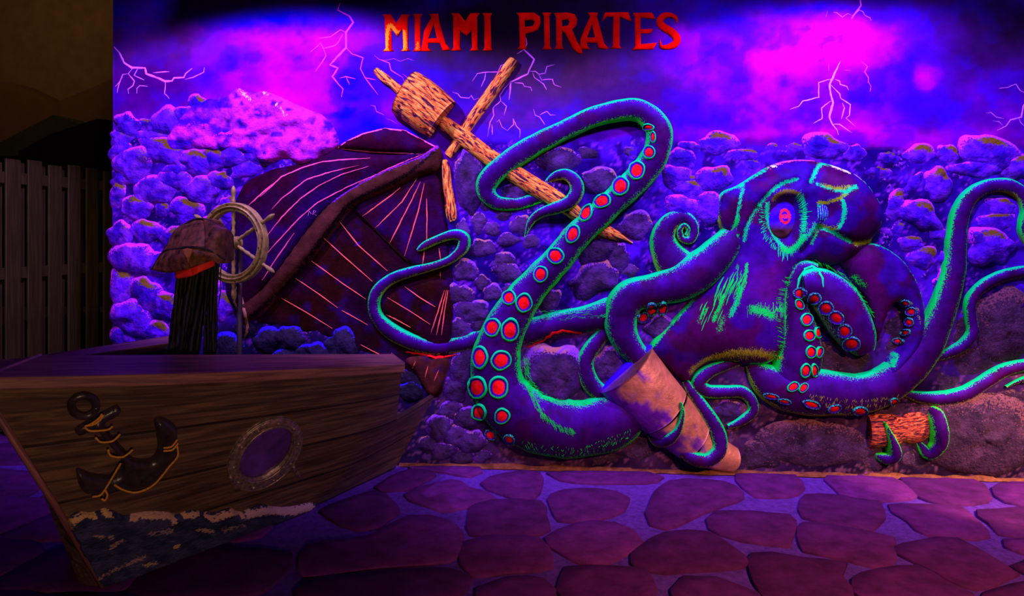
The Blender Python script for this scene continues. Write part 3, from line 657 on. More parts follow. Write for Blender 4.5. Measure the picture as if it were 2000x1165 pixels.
# ------------------------------------------------------------ shipwreck
ship = thing('shipwreck', W(700, 760, 0), 'purple wooden shipwreck relief, tilted over between boat and octopus', 'shipwreck')
def sh(c1, c2, s=70):
    def f(P, d):
        n_ = fbm(P[:, 0]/s, P[:, 1]/s, int(c1[0]*1000)+3); c = mix(c1, c2, sstep(.3, .7, n_)); return mix(c, (.02, .0, .11), sstep(.60, .75, fbm(P[:, 0]/24, P[:, 1]/24, 19))*.5)
    return f
relief('outer_hull', [[(658,290),(700,296),(780,300),(852,287),(800,322),(730,352),(670,388),(625,430),(580,490),(525,560),(478,612),(452,598),(440,560),(450,480),(452,420),(468,375),(490,350),(530,332),(590,318)]],
       M_SHIP, ship, .01, .07, R=70, step=7, basef=sh((.022, .0, .012), (.016, .0, .060)))
relief('deck', [[(656,291),(680,275),(710,261),(752,251),(792,256),(824,273),(853,288),(826,302),(760,300),(720,297)]], M_SHIP, ship, .02, .05, R=26, step=6, basef=sh((.03, .0, .012), (.025, .0, .07)))
relief('inner_hull', [[(852,292),(862,350),(878,450),(888,560),(884,640),(872,700),(862,770),(835,775),(800,735),(760,705),(700,690),(620,655),(540,640),(485,622),(520,575),(590,500),(640,430),(690,392),(760,352)]],
       M_SHIP, ship, .008, .012, R=14, step=8, basef=sh((.020, .003, .002), (.014, .0, .012), 50))
relief('side_panel', [[(692,405),(760,374),(832,345),(858,352),(868,420),(872,480),(868,520),(800,514),(745,463)]], M_SHIP, ship, .03, .010, R=5, step=8, basef=sh((.022, .001, .005), (.02, .0, .035), 40))
relief('stern_panel', [[(850,545),(878,560),(882,640),(872,700),(845,680),(790,640),(745,600),(780,560)]], M_SHIP, ship, .024, .010, R=5, step=8, basef=sh((.020, .003, .002), (.018, .0, .010), 40))
relief('rim_beam', [[(856,284),(820,306),(760,330),(700,360),(645,398),(600,450),(560,505),(515,562),(468,602),(482,628),(515,612),(560,560),(610,505),(655,450),(690,408),(745,380),(810,350),(858,330)]],
       M_SHIP, ship, .02, .075, R=16, step=5, basef=lambda P, d: mix((.04, .012, .006), (.07, .018, .014), fbm(P[:, 0]/20, P[:, 1]/20, 4)),
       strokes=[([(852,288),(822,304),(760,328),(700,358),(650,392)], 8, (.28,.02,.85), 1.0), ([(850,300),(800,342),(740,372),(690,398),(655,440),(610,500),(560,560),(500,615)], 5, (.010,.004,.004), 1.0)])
relief('keel_planks', [[(795,700),(872,700),(866,745),(852,770),(838,772),(812,730)]], M_SHIP, ship, .03, .02, R=8, step=7, basef=sh((.05, .012, .01), (.09, .02, .015), 20))
PL = [[(508,385),(527,368),(550,345),(590,328),(630,316),(670,312),(723,309)], [(545,350),(520,370),(485,402)], [(530,410),(550,388),(600,350),(650,335),(700,323)], [(512,475),(530,450),(550,425),(585,390),(620,365),(665,342),(720,325)],
      [(508,512),(535,480),(578,433),(620,396),(680,365),(722,346)], [(512,548),(540,505),(575,455)], [(656,291),(680,275),(710,261),(752,251),(792,256),(824,273),(853,288),(826,301)], [(660,290),(720,297),(822,301)], [(700,358),(760,329),(826,301)]]
FAN = [[(782,367),(760,385),(708,423)], [(815,348),(785,395),(730,449)], [(821,355),(800,400),(760,477)], [(829,358),(815,420),(790,500)], [(833,388),(834,430),(833,470)], [(829,490),(825,517)], [(857,485),(861,512)], [(860,530),(860,543)],
       [(663,433),(700,480),(757,530)], [(632,465),(670,500),(727,550)], [(608,510),(670,555),(715,585)], [(577,544),(620,573),(660,602)], [(668,607),(718,635)], [(550,583),(600,612),(649,642)], [(790,560),(820,582),(850,600)], [(757,582),(800,608),(840,634)], [(755,615),(802,640)],
       [(868,567),(855,610),(842,650)], [(872,567),(862,610),(852,655)], [(875,567),(868,610),(862,655)], [(705,674),(725,685),(750,697)], [(812,705),(806,720)], [(836,715),(830,738)], [(857,723),(848,745)]]
for l in PL: lines('plank_line', [l], 2.6, (.95, .12, .30), ship, h=.003)
for l in FAN: lines('plank_line', [l], 2.4, (.95, .16, .10), ship, h=.003)
lines('dark_seam', [[(694,408),(745,462),(800,515),(870,545)]], 5, (.012, .006, .003), ship, h=.004)

# ------------------------------------------------------------ mast
mast = thing('ship_mast', W(1040, 420, 0), 'broken mast of orange bark with barrel crow\'s nest, gripped by the octopus', 'mast')
bark = dict(mat=M_BARK, uvmode=True, bcol=(.5, .3, .1), gl=0, gr=0)
tentacle([(733,136,12,.03),(748,150,17,.03),(768,165,17,.03),(792,188,16,.03)], mast, name='mast_tip', **bark)
tentacle([(852,228,24,.03),(880,250,28,.03),(910,272,32,.03),(960,310,33,.03),(1040,362,36,.03),(1090,392,33,.03),(1140,426,30,.03),(1180,450,26,.03),(1205,461,18,.03),(1222,468,7,.02),(1236,475,2,.02)], mast, name='pole', **bark)
tentacle([(1004,116,16,.02),(998,125,21,.02),(960,180,23,.02),(915,243,21,.02),(890,283,19,.02),(874,304,14,.02)], mast, name='cross_spar', **bark)
tentacle([(868,312,8,.03),(870,325,14,.03),(874,365,17,.03),(879,400,20,.03),(882,424,19,.03),(884,432,10,.03)], mast, name='hanging_spar', **bark)
tentacle([(791,181,94,.035),(812,194,95,.035),(840,216,94,.035),(860,231,88,.035),(864,234,86,.035)], mast, name='crows_nest', hk=.46, **bark)

# ------------------------------------------------------------ octopus
oc = thing('octopus', W(1400, 900, 0), 'giant purple octopus relief with green glowing edges and red suckers filling the wall', 'octopus')
EY = OLV
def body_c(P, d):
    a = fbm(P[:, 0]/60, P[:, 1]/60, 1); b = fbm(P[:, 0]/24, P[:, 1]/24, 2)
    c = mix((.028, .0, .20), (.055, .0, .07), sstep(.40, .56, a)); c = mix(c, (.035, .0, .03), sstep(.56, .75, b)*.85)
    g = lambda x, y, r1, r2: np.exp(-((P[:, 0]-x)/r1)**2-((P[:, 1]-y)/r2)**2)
    c = mix(c, (.020, .0, .016), np.clip(g(1430, 300, 1, 1)+.9*g(1380, 680, 90, 26)+.7*g(1690, 460, 40, 18)+.8*g(1425, 420, 12, 30), 0, 1))  # painted shade: darker low on the skirt and in the folds
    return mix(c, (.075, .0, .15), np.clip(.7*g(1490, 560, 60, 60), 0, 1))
def body_h(P, d):
    e = np.clip(d/18, 0, 1); g = lambda x, y, r1, r2: np.exp(-((P[:, 0]-x)/r1)**2-((P[:, 1]-y)/r2)**2)
    h = .09*g(1650, 400, 55, 60)+.05*g(1520, 370, 70, 40)+.05*g(1480, 620, 60, 80)+.03*g(1600, 460, 40, 30)
    def ditch(pl, w, a): return -a*np.exp(-(segdist(P, spline(pl, 8))/w)**2)
    h += ditch([(1572,360),(1582,340),(1592,327)], 7, .02)+ditch([(1448,362),(1440,385),(1436,420),(1432,450)], 6, .03)+ditch([(1545,355),(1500,374),(1470,412),(1452,450),(1445,500)], 6, .02)
    h += ditch([(1590,444),(1640,468),(1685,474)], 6, .03)+ditch([(1588,448),(1575,475),(1560,492)], 7, .03)
    h += -.05*g(1527, 425, 26, 44)-.03*g(1604, 415, 16, 24)+.02*g(1527, 378, 34, 9)
    return h*e
OB = [(1401,400),(1403,385),(1413,373),(1432,366),(1450,356),(1470,343),(1495,328),(1520,318),(1548,313),(1580,313),(1610,319),(1640,328),(1668,340),(1690,358),(1705,378),(1718,400),(1722,425),(1716,448),(1703,466),(1695,480),(1665,505),(1620,520),(1575,512),(1548,535),(1537,580),(1537,640),(1533,675),(1518,698),(1490,713),(1460,714),(1425,706),(1390,706),(1362,720),(1340,745),(1300,715),(1268,678),(1300,640),(1335,602),(1380,562),(1412,525),(1430,485),(1418,462),(1402,440),(1399,420)]
G1 = 1.0
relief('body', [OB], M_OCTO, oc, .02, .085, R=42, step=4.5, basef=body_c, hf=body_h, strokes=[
 ([(1400,430),(1399,405),(1403,383),(1418,372),(1440,364),(1452,355),(1475,342),(1495,330)], 3.5, CYA, 1.1), ([(1475,342),(1495,330),(1512,323)], 3, WHT, 1.1), ([(1515,321),(1545,314),(1590,314)], 3, PNK, .95),
 ([(1400,420),(1406,445),(1412,452)], 3.5, OLV, .8), ([(1449,362),(1442,385),(1437,412),(1432,438)], 3, CYA, .95), ([(1436,425),(1428,450),(1410,470)], 6, GRN, .95), ([(1545,353),(1520,360),(1500,372),(1488,384)], 4, CYA, 1.05),
 ([(1488,384),(1472,408),(1460,428),(1452,448),(1449,470)], 5, CYA, .72), ([(1572,358),(1582,340),(1592,327),(1605,321),(1625,325)], 4.5, CYA, 1.0), ([(1622,324),(1640,332),(1652,337)], 5, WHT, 1.2), ([(1667,340),(1680,350)], 5, WHT, 1.2),
 ([(1678,348),(1692,364),(1706,382),(1716,398),(1721,415)], 3.5, CYA, 1.1), ([(1720,430),(1712,455),(1695,470),(1660,476)], 6, OLV, .85), ([(1490,400),(1491,425),(1498,448),(1510,468),(1525,484)], 6, CYA, .85), ([(1520,482),(1532,490),(1548,480),(1560,462)], 8, GRN, .95),
 ([(1553,385),(1560,405),(1562,430),(1560,450)], 5.5, CYA, .80), ([(1556,470),(1572,455),(1580,440)], 9, CYA, .55), ([(1500,392),(1512,380),(1530,376),(1548,382)], 6, (.16,.14,.01), 1.0), ([(1583,362),(1605,372),(1630,378)], 3, CYA, .95), ([(1595,364),(1615,370),(1640,368)], 5, OLV, .8),
 ([(1630,380),(1640,372),(1652,368)], 7, CYA, .75), ([(1586,400),(1590,415),(1590,432)], 3, CYA, .9), ([(1625,392),(1630,410),(1628,430),(1622,445)], 4.5, CYA, 1.05), ([(1585,396),(1602,397),(1620,390),(1632,382)], 4, OLV, 1.0), ([(1590,440),(1605,446),(1620,446)], 5, OLV, .8),
 ([(1588,442),(1610,452),(1632,464),(1650,472)], 4.5, CYA, 1.0), ([(1588,445),(1582,460),(1576,475)], 4, GRN, .7), ([(1435,462),(1425,485),(1400,530),(1370,562),(1335,602),(1300,640),(1270,676)], 5.5, GRN, 1.0),
 ([(1452,515),(1447,545),(1438,570)], 4, GRN, .85), ([(1438,560),(1430,590),(1420,612)], 8, CYA, .62), ([(1408,575),(1398,600),(1388,622)], 6, GRN, .75), ([(1375,600),(1360,625)], 6, GRN, .4), ([(1400,640),(1405,620)], 10, GRN, .4), ([(1462,600),(1480,604),(1496,612)], 13, GRN, .68),
 ([(1545,540),(1534,570),(1530,600),(1531,640),(1532,672),(1518,696),(1490,711),(1465,712)], 8, GRN, 1.0), ([(1515,600),(1524,605)], 10, GRN, .6), ([(1350,722),(1375,704),(1400,694),(1430,686),(1470,684),(1505,694)], 13, (.28,.30,.015), .66), ([(1362,722),(1395,708),(1440,706)], 4, OLV, .9), ([(1560,512),(1545,525)], 6, CYA, .6)])
def eye(px, py, rx, ry, base_d, ringred, H=.05):
    def c(r, a, p):
        if ringred:
            dx, dy = (p[0]-1530)/10, (p[1]-423)/13; q = math.hypot(dx, dy)
            red = math.exp(-((q-.95)/.22)**2)+math.exp(-((math.hypot(dx, dy*2.2)-.45)/.25)**2)
            b = np.array((.045, .0, .75))*(1 if py-8 > p[1] or True else 0)
            mixv = min(1, max(0, (p[1]-py-6)/18)); b = b*(1-mixv)+np.array((.13, .035, .05))*mixv
            return b, (.95, .02, .03, min(1.2, red*1.1))
        s = math.exp(-((math.sin(p[0]*.75))/.5)**2)
        return np.array((.03, .0, .30)), (.05, .95, .25, s*.75)
    return dome('eye', px, py, rx, ry, 4, H, M_OCTO, oc, c, base_d=base_d, nr=22, na=40, bump=.02, prof=.5, seed=3)
eye(1526, 426, 27, 40, .088, True, .035); eye(1605, 417, 13, 21, .118, False, .025)
# arms (picture coordinates, width in pixels, stand-off in metres)
arms = {}
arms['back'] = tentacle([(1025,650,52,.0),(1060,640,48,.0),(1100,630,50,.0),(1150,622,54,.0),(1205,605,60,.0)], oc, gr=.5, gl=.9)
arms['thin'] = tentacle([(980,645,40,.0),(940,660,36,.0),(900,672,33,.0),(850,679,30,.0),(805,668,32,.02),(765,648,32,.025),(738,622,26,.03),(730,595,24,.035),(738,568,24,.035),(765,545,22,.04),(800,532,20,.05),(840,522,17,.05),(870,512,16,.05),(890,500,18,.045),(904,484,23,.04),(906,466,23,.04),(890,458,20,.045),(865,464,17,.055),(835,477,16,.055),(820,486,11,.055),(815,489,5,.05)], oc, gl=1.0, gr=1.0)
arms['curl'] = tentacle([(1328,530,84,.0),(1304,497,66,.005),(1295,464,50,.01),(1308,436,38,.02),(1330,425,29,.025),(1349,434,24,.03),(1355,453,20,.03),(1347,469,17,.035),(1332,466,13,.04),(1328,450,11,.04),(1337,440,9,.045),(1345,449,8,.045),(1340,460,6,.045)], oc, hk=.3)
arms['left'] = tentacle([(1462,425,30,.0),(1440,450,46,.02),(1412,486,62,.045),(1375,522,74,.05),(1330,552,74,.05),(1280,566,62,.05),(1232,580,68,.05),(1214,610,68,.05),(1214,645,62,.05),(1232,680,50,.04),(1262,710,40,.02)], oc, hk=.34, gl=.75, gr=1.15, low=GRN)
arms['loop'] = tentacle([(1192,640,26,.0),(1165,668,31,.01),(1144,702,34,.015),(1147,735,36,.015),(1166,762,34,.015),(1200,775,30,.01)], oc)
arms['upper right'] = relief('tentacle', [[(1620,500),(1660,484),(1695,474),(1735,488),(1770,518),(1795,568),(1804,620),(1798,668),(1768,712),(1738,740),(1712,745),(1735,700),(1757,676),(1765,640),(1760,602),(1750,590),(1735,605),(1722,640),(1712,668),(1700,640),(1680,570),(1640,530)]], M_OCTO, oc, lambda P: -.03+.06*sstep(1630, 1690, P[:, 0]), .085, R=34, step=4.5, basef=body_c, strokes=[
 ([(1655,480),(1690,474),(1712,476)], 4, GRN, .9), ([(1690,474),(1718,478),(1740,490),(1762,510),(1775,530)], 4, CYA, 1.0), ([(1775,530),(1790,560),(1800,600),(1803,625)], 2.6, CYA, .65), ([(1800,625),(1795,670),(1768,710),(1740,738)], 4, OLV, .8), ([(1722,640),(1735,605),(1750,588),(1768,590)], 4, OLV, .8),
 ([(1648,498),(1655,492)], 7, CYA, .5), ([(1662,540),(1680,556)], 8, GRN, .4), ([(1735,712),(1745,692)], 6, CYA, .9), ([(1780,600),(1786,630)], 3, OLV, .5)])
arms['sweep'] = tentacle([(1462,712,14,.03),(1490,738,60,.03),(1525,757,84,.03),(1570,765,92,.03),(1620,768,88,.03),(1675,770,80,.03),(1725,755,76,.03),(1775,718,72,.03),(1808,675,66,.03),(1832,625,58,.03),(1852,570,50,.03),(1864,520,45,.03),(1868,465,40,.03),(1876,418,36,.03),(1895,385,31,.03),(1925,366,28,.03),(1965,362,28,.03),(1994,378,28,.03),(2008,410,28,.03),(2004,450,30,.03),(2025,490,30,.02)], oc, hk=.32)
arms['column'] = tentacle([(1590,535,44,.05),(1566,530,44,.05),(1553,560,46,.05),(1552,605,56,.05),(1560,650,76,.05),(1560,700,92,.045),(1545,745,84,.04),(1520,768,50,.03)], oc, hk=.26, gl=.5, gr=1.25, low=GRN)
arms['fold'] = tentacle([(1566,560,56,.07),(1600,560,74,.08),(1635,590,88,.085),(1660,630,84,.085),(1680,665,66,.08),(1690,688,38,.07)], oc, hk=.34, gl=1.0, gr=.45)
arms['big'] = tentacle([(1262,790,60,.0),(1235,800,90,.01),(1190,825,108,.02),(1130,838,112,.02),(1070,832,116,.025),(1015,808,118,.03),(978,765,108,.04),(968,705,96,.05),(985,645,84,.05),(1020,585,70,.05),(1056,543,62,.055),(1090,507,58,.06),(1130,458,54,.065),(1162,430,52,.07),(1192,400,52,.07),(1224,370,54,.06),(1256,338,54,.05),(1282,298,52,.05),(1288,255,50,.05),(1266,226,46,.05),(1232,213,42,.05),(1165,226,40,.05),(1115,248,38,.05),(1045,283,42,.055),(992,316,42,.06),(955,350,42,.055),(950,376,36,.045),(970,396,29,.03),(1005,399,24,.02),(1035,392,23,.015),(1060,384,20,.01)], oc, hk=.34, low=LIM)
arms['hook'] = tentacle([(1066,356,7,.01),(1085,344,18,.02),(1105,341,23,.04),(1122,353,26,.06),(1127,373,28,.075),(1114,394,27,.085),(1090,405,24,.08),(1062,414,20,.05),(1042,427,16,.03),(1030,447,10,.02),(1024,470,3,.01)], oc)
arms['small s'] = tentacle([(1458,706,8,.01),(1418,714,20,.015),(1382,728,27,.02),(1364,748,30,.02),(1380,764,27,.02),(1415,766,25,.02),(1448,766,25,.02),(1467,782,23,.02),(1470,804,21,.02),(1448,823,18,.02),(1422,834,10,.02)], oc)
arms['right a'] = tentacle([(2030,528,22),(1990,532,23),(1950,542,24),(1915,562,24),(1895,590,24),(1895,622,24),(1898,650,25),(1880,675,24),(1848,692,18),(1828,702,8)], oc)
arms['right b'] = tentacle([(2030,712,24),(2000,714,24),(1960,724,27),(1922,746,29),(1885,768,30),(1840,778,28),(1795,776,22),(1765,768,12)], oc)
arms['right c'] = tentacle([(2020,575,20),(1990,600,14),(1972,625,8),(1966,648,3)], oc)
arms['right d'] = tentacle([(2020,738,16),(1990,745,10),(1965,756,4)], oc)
# spyglass held by the arms
gl = thing('spyglass', W(1330, 900, 0), 'dented copper spyglass with violet inner rim, gripped by the octopus near the floor', 'spyglass')
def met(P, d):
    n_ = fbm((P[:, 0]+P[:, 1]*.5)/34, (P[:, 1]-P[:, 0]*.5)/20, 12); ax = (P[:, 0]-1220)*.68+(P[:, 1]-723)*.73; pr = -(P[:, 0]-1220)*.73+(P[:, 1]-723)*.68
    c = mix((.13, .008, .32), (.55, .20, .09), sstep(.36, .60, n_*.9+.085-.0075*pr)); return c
mk_ = lambda r: {'mat': M_METAL}
def barrel(name, pts, base):
    S = spline(pts, 5); T = np.gradient(S[:, :2], axis=0); T /= np.linalg.norm(T, axis=1)[:, None]; Nn = np.stack([-T[:, 1], T[:, 0]], -1); m = 25
    s = -np.cos(np.linspace(0, math.pi, m)); bow = 1-s**2
    A = S[:, None, :2]+Nn[:, None]*(S[:, None, 2:3]*.5*s[None, :, None])+T[:, None]*(bow[None, :, None]*10)
    V = W(A[..., 0], A[..., 1], base+0*A[..., 0]); V[..., 1] -= .30*S[:, None, 2]*.00326*np.sqrt(np.clip(1-s**2, 0, 1))[None]+.004*(fbm(A[..., 0]/15, A[..., 1]/15, 3)-.5)
    Ls = V[:, :1].copy(); Ls[..., 1] = .01; Rs = V[:, -1:].copy(); Rs[..., 1] = .01; V = np.concatenate([Ls, V, Rs], 1); AA = np.concatenate([A[:, :1], A, A[:, -1:]], 1)
    mm = m+2; n = len(S); Fc = [(i*mm+j, i*mm+j+1, (i+1)*mm+j+1, (i+1)*mm+j) for i in range(n-1) for j in range(mm-1)]+[tuple(range(mm)), tuple(range((n-1)*mm, n*mm))[::-1]]
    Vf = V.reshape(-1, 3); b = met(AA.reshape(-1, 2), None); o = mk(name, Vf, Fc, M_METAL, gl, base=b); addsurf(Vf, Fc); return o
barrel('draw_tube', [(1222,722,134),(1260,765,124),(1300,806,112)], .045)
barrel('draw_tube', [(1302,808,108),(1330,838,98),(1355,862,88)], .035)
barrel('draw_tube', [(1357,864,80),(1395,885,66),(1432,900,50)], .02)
relief('inner_rim', [[(1272,675),(1240,697),(1205,727),(1178,757),(1170,771),(1180,770),(1205,752),(1238,728),(1262,704),(1276,688)]], M_OCTO, gl, .05, .012, R=5, step=4, basef=lambda P, d: np.tile((.03, .0, .95), (len(P), 1)))
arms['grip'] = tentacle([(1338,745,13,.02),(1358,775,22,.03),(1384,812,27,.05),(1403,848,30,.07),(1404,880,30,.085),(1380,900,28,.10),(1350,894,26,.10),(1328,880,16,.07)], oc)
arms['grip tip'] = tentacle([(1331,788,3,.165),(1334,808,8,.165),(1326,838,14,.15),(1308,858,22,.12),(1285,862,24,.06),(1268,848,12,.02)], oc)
# log held at the lower right
lg = thing('log', W(1780, 900, 0), 'short red bark log clutched by two small arms at the lower right of the mural', 'log')
tentacle([(1694,842,62,.0),(1700,842,68,.0),(1740,840,64,.0),(1760,838,52,.0),(1775,836,62,.0),(1810,830,56,.0),(1850,822,42,.0),(1866,818,34,.0),(1874,818,26,.0)], lg, name='bark', mat=M_BARKD, uvmode=True, bcol=(.3, .1, .1), hk=.34)
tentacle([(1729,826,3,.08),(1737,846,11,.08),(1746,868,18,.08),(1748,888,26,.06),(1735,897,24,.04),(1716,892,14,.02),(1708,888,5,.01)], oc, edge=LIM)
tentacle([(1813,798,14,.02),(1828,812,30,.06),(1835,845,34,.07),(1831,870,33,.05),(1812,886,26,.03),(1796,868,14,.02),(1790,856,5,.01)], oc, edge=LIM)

# suckers
TREE = bvh()
def sucker(px, py, rx, ry, rot=0, ring=True, dim=1.0, par=None):
    def c(r, a, p):
        s = float(vn(p[0]/2.2, p[1]/2.2, 8))
        if r < .62: return np.array((.92, .004+.03*max(0, s-.6), .003+.02*(s > .7)))*dim, (.85, .10, .45, .2*(r > .4)*s)
        if r < .80: return np.array((.03, .0, .25)), (0, 0, 0, 0)
        return np.array((.03, .0, .20)), tuple(np.array(CYA if -math.sin(a) > -.2 else GRN))+((.85 if ring else .35),)
    top = lambda r: .004+.010*math.exp(-((r-.84)/.12)**2)+(.006*(1-(r/.62)**2) if r < .62 else 0)-(.012 if r > .97 else 0)
    return dome('sucker', px, py, rx*1.35, ry*1.35, rot, 0, M_OCTO, par or oc, c, tree=TREE, nr=12, na=26, bump=.07, seed=int(px), top=top, reg=False)
for s in [(1267,248,9,5,15),(1276,268,4,9),(1268,298,9,11,10),(1244,333,12,15,20),(1212,364,13,15,40),(1176,393,14,11,-25),(1145,416,9,15,25),(1119,458,10,15,25),(1085,500,13,13),(1056,536,11,13,15),(995,582,10,12,15),(1023,592,13,15,10),
          (962,640,12,15,20),(996,645,14,18,5),(938,698,12,18),(979,704,17,15,-35),(932,757,15,18,-15),(974,757,15,18),(935,806,12,13),(981,813,12,12,),(958,850,10,8,35,False),(995,858,9,7,30,False)]:
    sucker(*s, par=arms['big'])
for s in [(1562,573,11,9,-10),(1591,584,11,9,-10),(1614,602,12,11,20),(1634,621,13,10,30),(1650,647,11,11,10),(1663,671,14,11,-5)]: sucker(*s, ring=False, dim=.55, par=arms['fold'])
for s in [(1561,595,6,9,-20),(1575,625,9,10),(1580,656,9,9),(1596,650,5,9,-10),(1583,688,8,10),(1599,688,5,9,10),(1573,724,8,11,15),(1590,724,5,11),(1549,756,10,7,-30),(1569,758,9,6,-45)]: sucker(*s, par=arms['column'])
for s in [(1507,774,13,4,12),(1532,784,11,4,8),(1585,790,14,6,15),(1630,798,11,6,-12),(1680,803,12,7),(1745,784,7,5,-30)]: sucker(*s, ring=False, dim=.7, par=arms['sweep'])
for s in [(1768,592,8,5,20),(1780,609,8,7),(1777,630,7,7),(1768,650,9,5,-12),(1754,667,10,5,5)]: sucker(*s, ring=False, dim=.7, par=arms['upper right'])
for s in [(1256,621,10,8,-25),(1273,605,9,11),(1294,603,8,11,10)]: sucker(*s, ring=False, dim=.75, par=arms['left'])
for l in ([(792,688),(830,693),(850,697),(872,698),(892,692)], [(1030,678),(1055,668),(1080,652),(1100,648),(1138,652)]):
    lines('sucker_edge', [l], 5, (.8, .01, .01), oc, h=.006, jit=4)
lines('green_fold_edge', [[(1557,566),(1560,545),(1572,526),(1586,520),(1598,527),(1606,543),(1609,562)]], 5, CYA, arms['fold'], h=.004, tree=TREE, jit=2)
def strands(name, gen, w, col, par):
    lines(name, gen, w, col, par, h=.0015, tree=TREE, jit=1.0)
Rr = random.Random(5); U = Rr.uniform
ring_ = spline([(1488,402),(1489,428),(1497,455),(1510,474),(1530,492),(1550,482),(1562,458),(1567,430),(1563,402),(1556,384)], 3.2)
g_ = []
for p in ring_:
    d = np.array([p[0]-1527, p[1]-425]); d = d/np.linalg.norm(d); L = U(6, 13) if p[0] < 1520 else U(10, 20)
    q = p[:2]+d*U(-6, 1); g_.append([q, q+d*L*.5+(U(-2, 2), U(-1, 2)), q+d*L])
strands('green_lash', g_, 2.2, CYA, oc)
g_ = []
for i in range(46):
    t = U(0, 1); x = 1452-70*t+U(-16, 12); y = 522+80*t+U(-12, 26); L = U(12, 34); g_.append([(x, y), (x-L*.25+U(-1, 1), y+L*.5), (x-L*.42, y+L)])
for i in range(26): x = 1445+U(-5, 5); y = U(512, 590); g_.append([(x, y), (x-3, y+U(8, 18))])
strands('green_brushstroke', g_, 1.9, GRN, oc); g_ = []
for i in range(70): x = U(1458, 1530); y = 590+U(0, 26)-(x-1495)*.05; g_.append([(x, y), (x+U(-3, 3), y+U(4, 9))])
strands('green_brushstroke', g_, 1.9, GRN, oc); g_ = []
for p in spline([(1545,540),(1533,575),(1529,610),(1531,650),(1530,676),(1515,697)], 3): g_.append([p[:2]+(U(-16, -4), U(-4, 2)), p[:2]+(U(0, 3), U(0, 5))])
strands('green_brushstroke', g_, 1.9, GRN, oc); g_ = []
for p in spline([(1590,512),(1625,525),(1655,550),(1680,580),(1700,612)], 3): g_.append([p[:2]+(U(-4, 4), U(-6, 0)), p[:2]+(U(4, 12), U(2, 9))])
strands('green_brushstroke', g_, 1.9, GRN, oc)
g_ = []
for i in range(210):
    x = U(1385, 1528); y = 700-22*math.sin(math.pi*(x-1385)/150)**.6*U(0, 1)+U(-3, 5); g_.append([(x, y), (x+U(-3, 3), y+U(3, 6))])
strands('olive_stipple', g_, 2.0, (.36, .40, .02), oc)
g_ = []
for i in range(150): x = U(1580, 1760); y = 800-abs(x-1670)*.12-U(0, 20); g_.append([(x, y), (x+U(-3, 3), y+U(3, 6))])
strands('olive_stipple', g_, 2.0, (.30, .34, .02), arms['sweep'])
g_ = []
for p in spline([(1024,700),(1030,750),(1048,795),(1080,828),(1118,842)], 2.2):
    for _ in range(3): q = p[:2]+(U(-3, 7), U(-5, 4)); g_.append([q, q+(U(1, 5), U(4, 9))])
strands('green_brushstroke', g_, 2.0, GRN, arms['big']); g_ = []
for p in spline([(1036,745),(1062,770),(1100,782),(1150,782)], 2.2):
    for _ in range(3): q = p[:2]+(U(-3, 4), U(-2, 9)); g_.append([q, q+(U(2, 7), U(1, 5))])
strands('green_brushstroke', g_, 2.0, GRN, arms['big']); g_ = []
for i in range(150): x = U(1020, 1232); y = 893-.0021*(x-1105)**2*(1 if x > 1105 else .9)-U(2, 20)-(3 if x > 1150 else 0); g_.append([(x, y), (x+U(-3, 3), y+U(2, 5))])
strands('green_brushstroke', g_, 2.0, GRN, arms['big'])
g_ = []
for i in range(70): x = U(1045, 1180); y = 612-(x-1045)*.05+U(-4, 16); g_.append([(x, y), (x+U(4, 14), y+U(-4, 1))])
strands('green_brushstroke', g_, 1.8, CYA, arms['back'])
# artists' small chalk marks on the relief
lines('painted_signature', [[(602,422),(604,412),(608,418)],[(611,420),(613,411),(617,413),(612,418),(618,421)]], 1.3, (.6, .15, .5), ship, h=.002, taper=False)

# painted tan post and line below the helm
o_ = lines('painted_post', [[(466,556),(471,585),(478,612),(484,640),(478,662)]], 7, (.30, .13, .07), wall, h=.006, tree=TREE, jit=2)
o_ = lines('painted_post', [[(462,560),(458,590),(464,606),(456,590)]], 4, (.25, .14, .04), wall, h=.004, tree=TREE, jit=2)
# sandy edge strip at the foot of the wall
x0, x1 = 782, 2100
px_ = np.linspace(x0, x1, 330); wd = .004+.016*vn(px_/23, px_*0, 4)*(vn(px_/90, px_*0, 7) > .3)
xs = W(px_, 900, 0)[:, 0]; V = []
for i, x in enumerate(xs):
    hh = wd[i]
    V += [(x, -.012, hh*1.1), (x, -.03-.01*vn(px_[i]/12, 0, 9), hh), (x, -.05-.02*vn(px_[i]/17, 0, 2), -.004)]
Fc = [(i*3+j, i*3+j+1, i*3+j+4, i*3+j+3) for i in range(len(xs)-1) for j in (0, 1)]
sb = mk('trim_1', V, Fc, M_ROCK, base=np.tile((.20, .07, .03), (len(V), 1))); sb['kind'] = 'structure'
# ------------------------------------------------------------ rowing boat
def box(V, Fc, p0, p1, up, wid, thk):
    """bar from p0 to p1; up, wid are unit-ish vectors"""
    o = len(V); p0, p1, up, wid = map(np.array, (p0, p1, up, wid))
    for p in (p0, p1):
        for a, b in ((0, 0), (1, 0), (1, 1), (0, 1)): V.append(p+wid*a+up*b*thk)
    Fc += [(o, o+1, o+2, o+3), (o+7, o+6, o+5, o+4)]+[(o+i, o+4+i, o+4+(i+1) % 4, o+(i+1) % 4) for i in range(4)]
G0, G1 = CW(-1.785, 2.41, .985), CW(-.56, 3.66, .80)
B0, B1, B2 = CW(-1.715, 3.0, 0), CW(-1.083, 3.889, 0), CW(-.735, 4.52, 0)
M0, C1, C2 = CW(-1.748, 2.74, .45), CW(-.68, 3.87, .45), CW(-.49, 4.50, .455)
boat = thing('rowing_boat', ((B0[0]+B1[0])/2, (B0[1]+B1[1])/2, 0), 'dark brown plank boat on the paving in front of the mural, anchor on its side', 'boat')
def lerp(a, b, t): return a*(1-t)+b*t
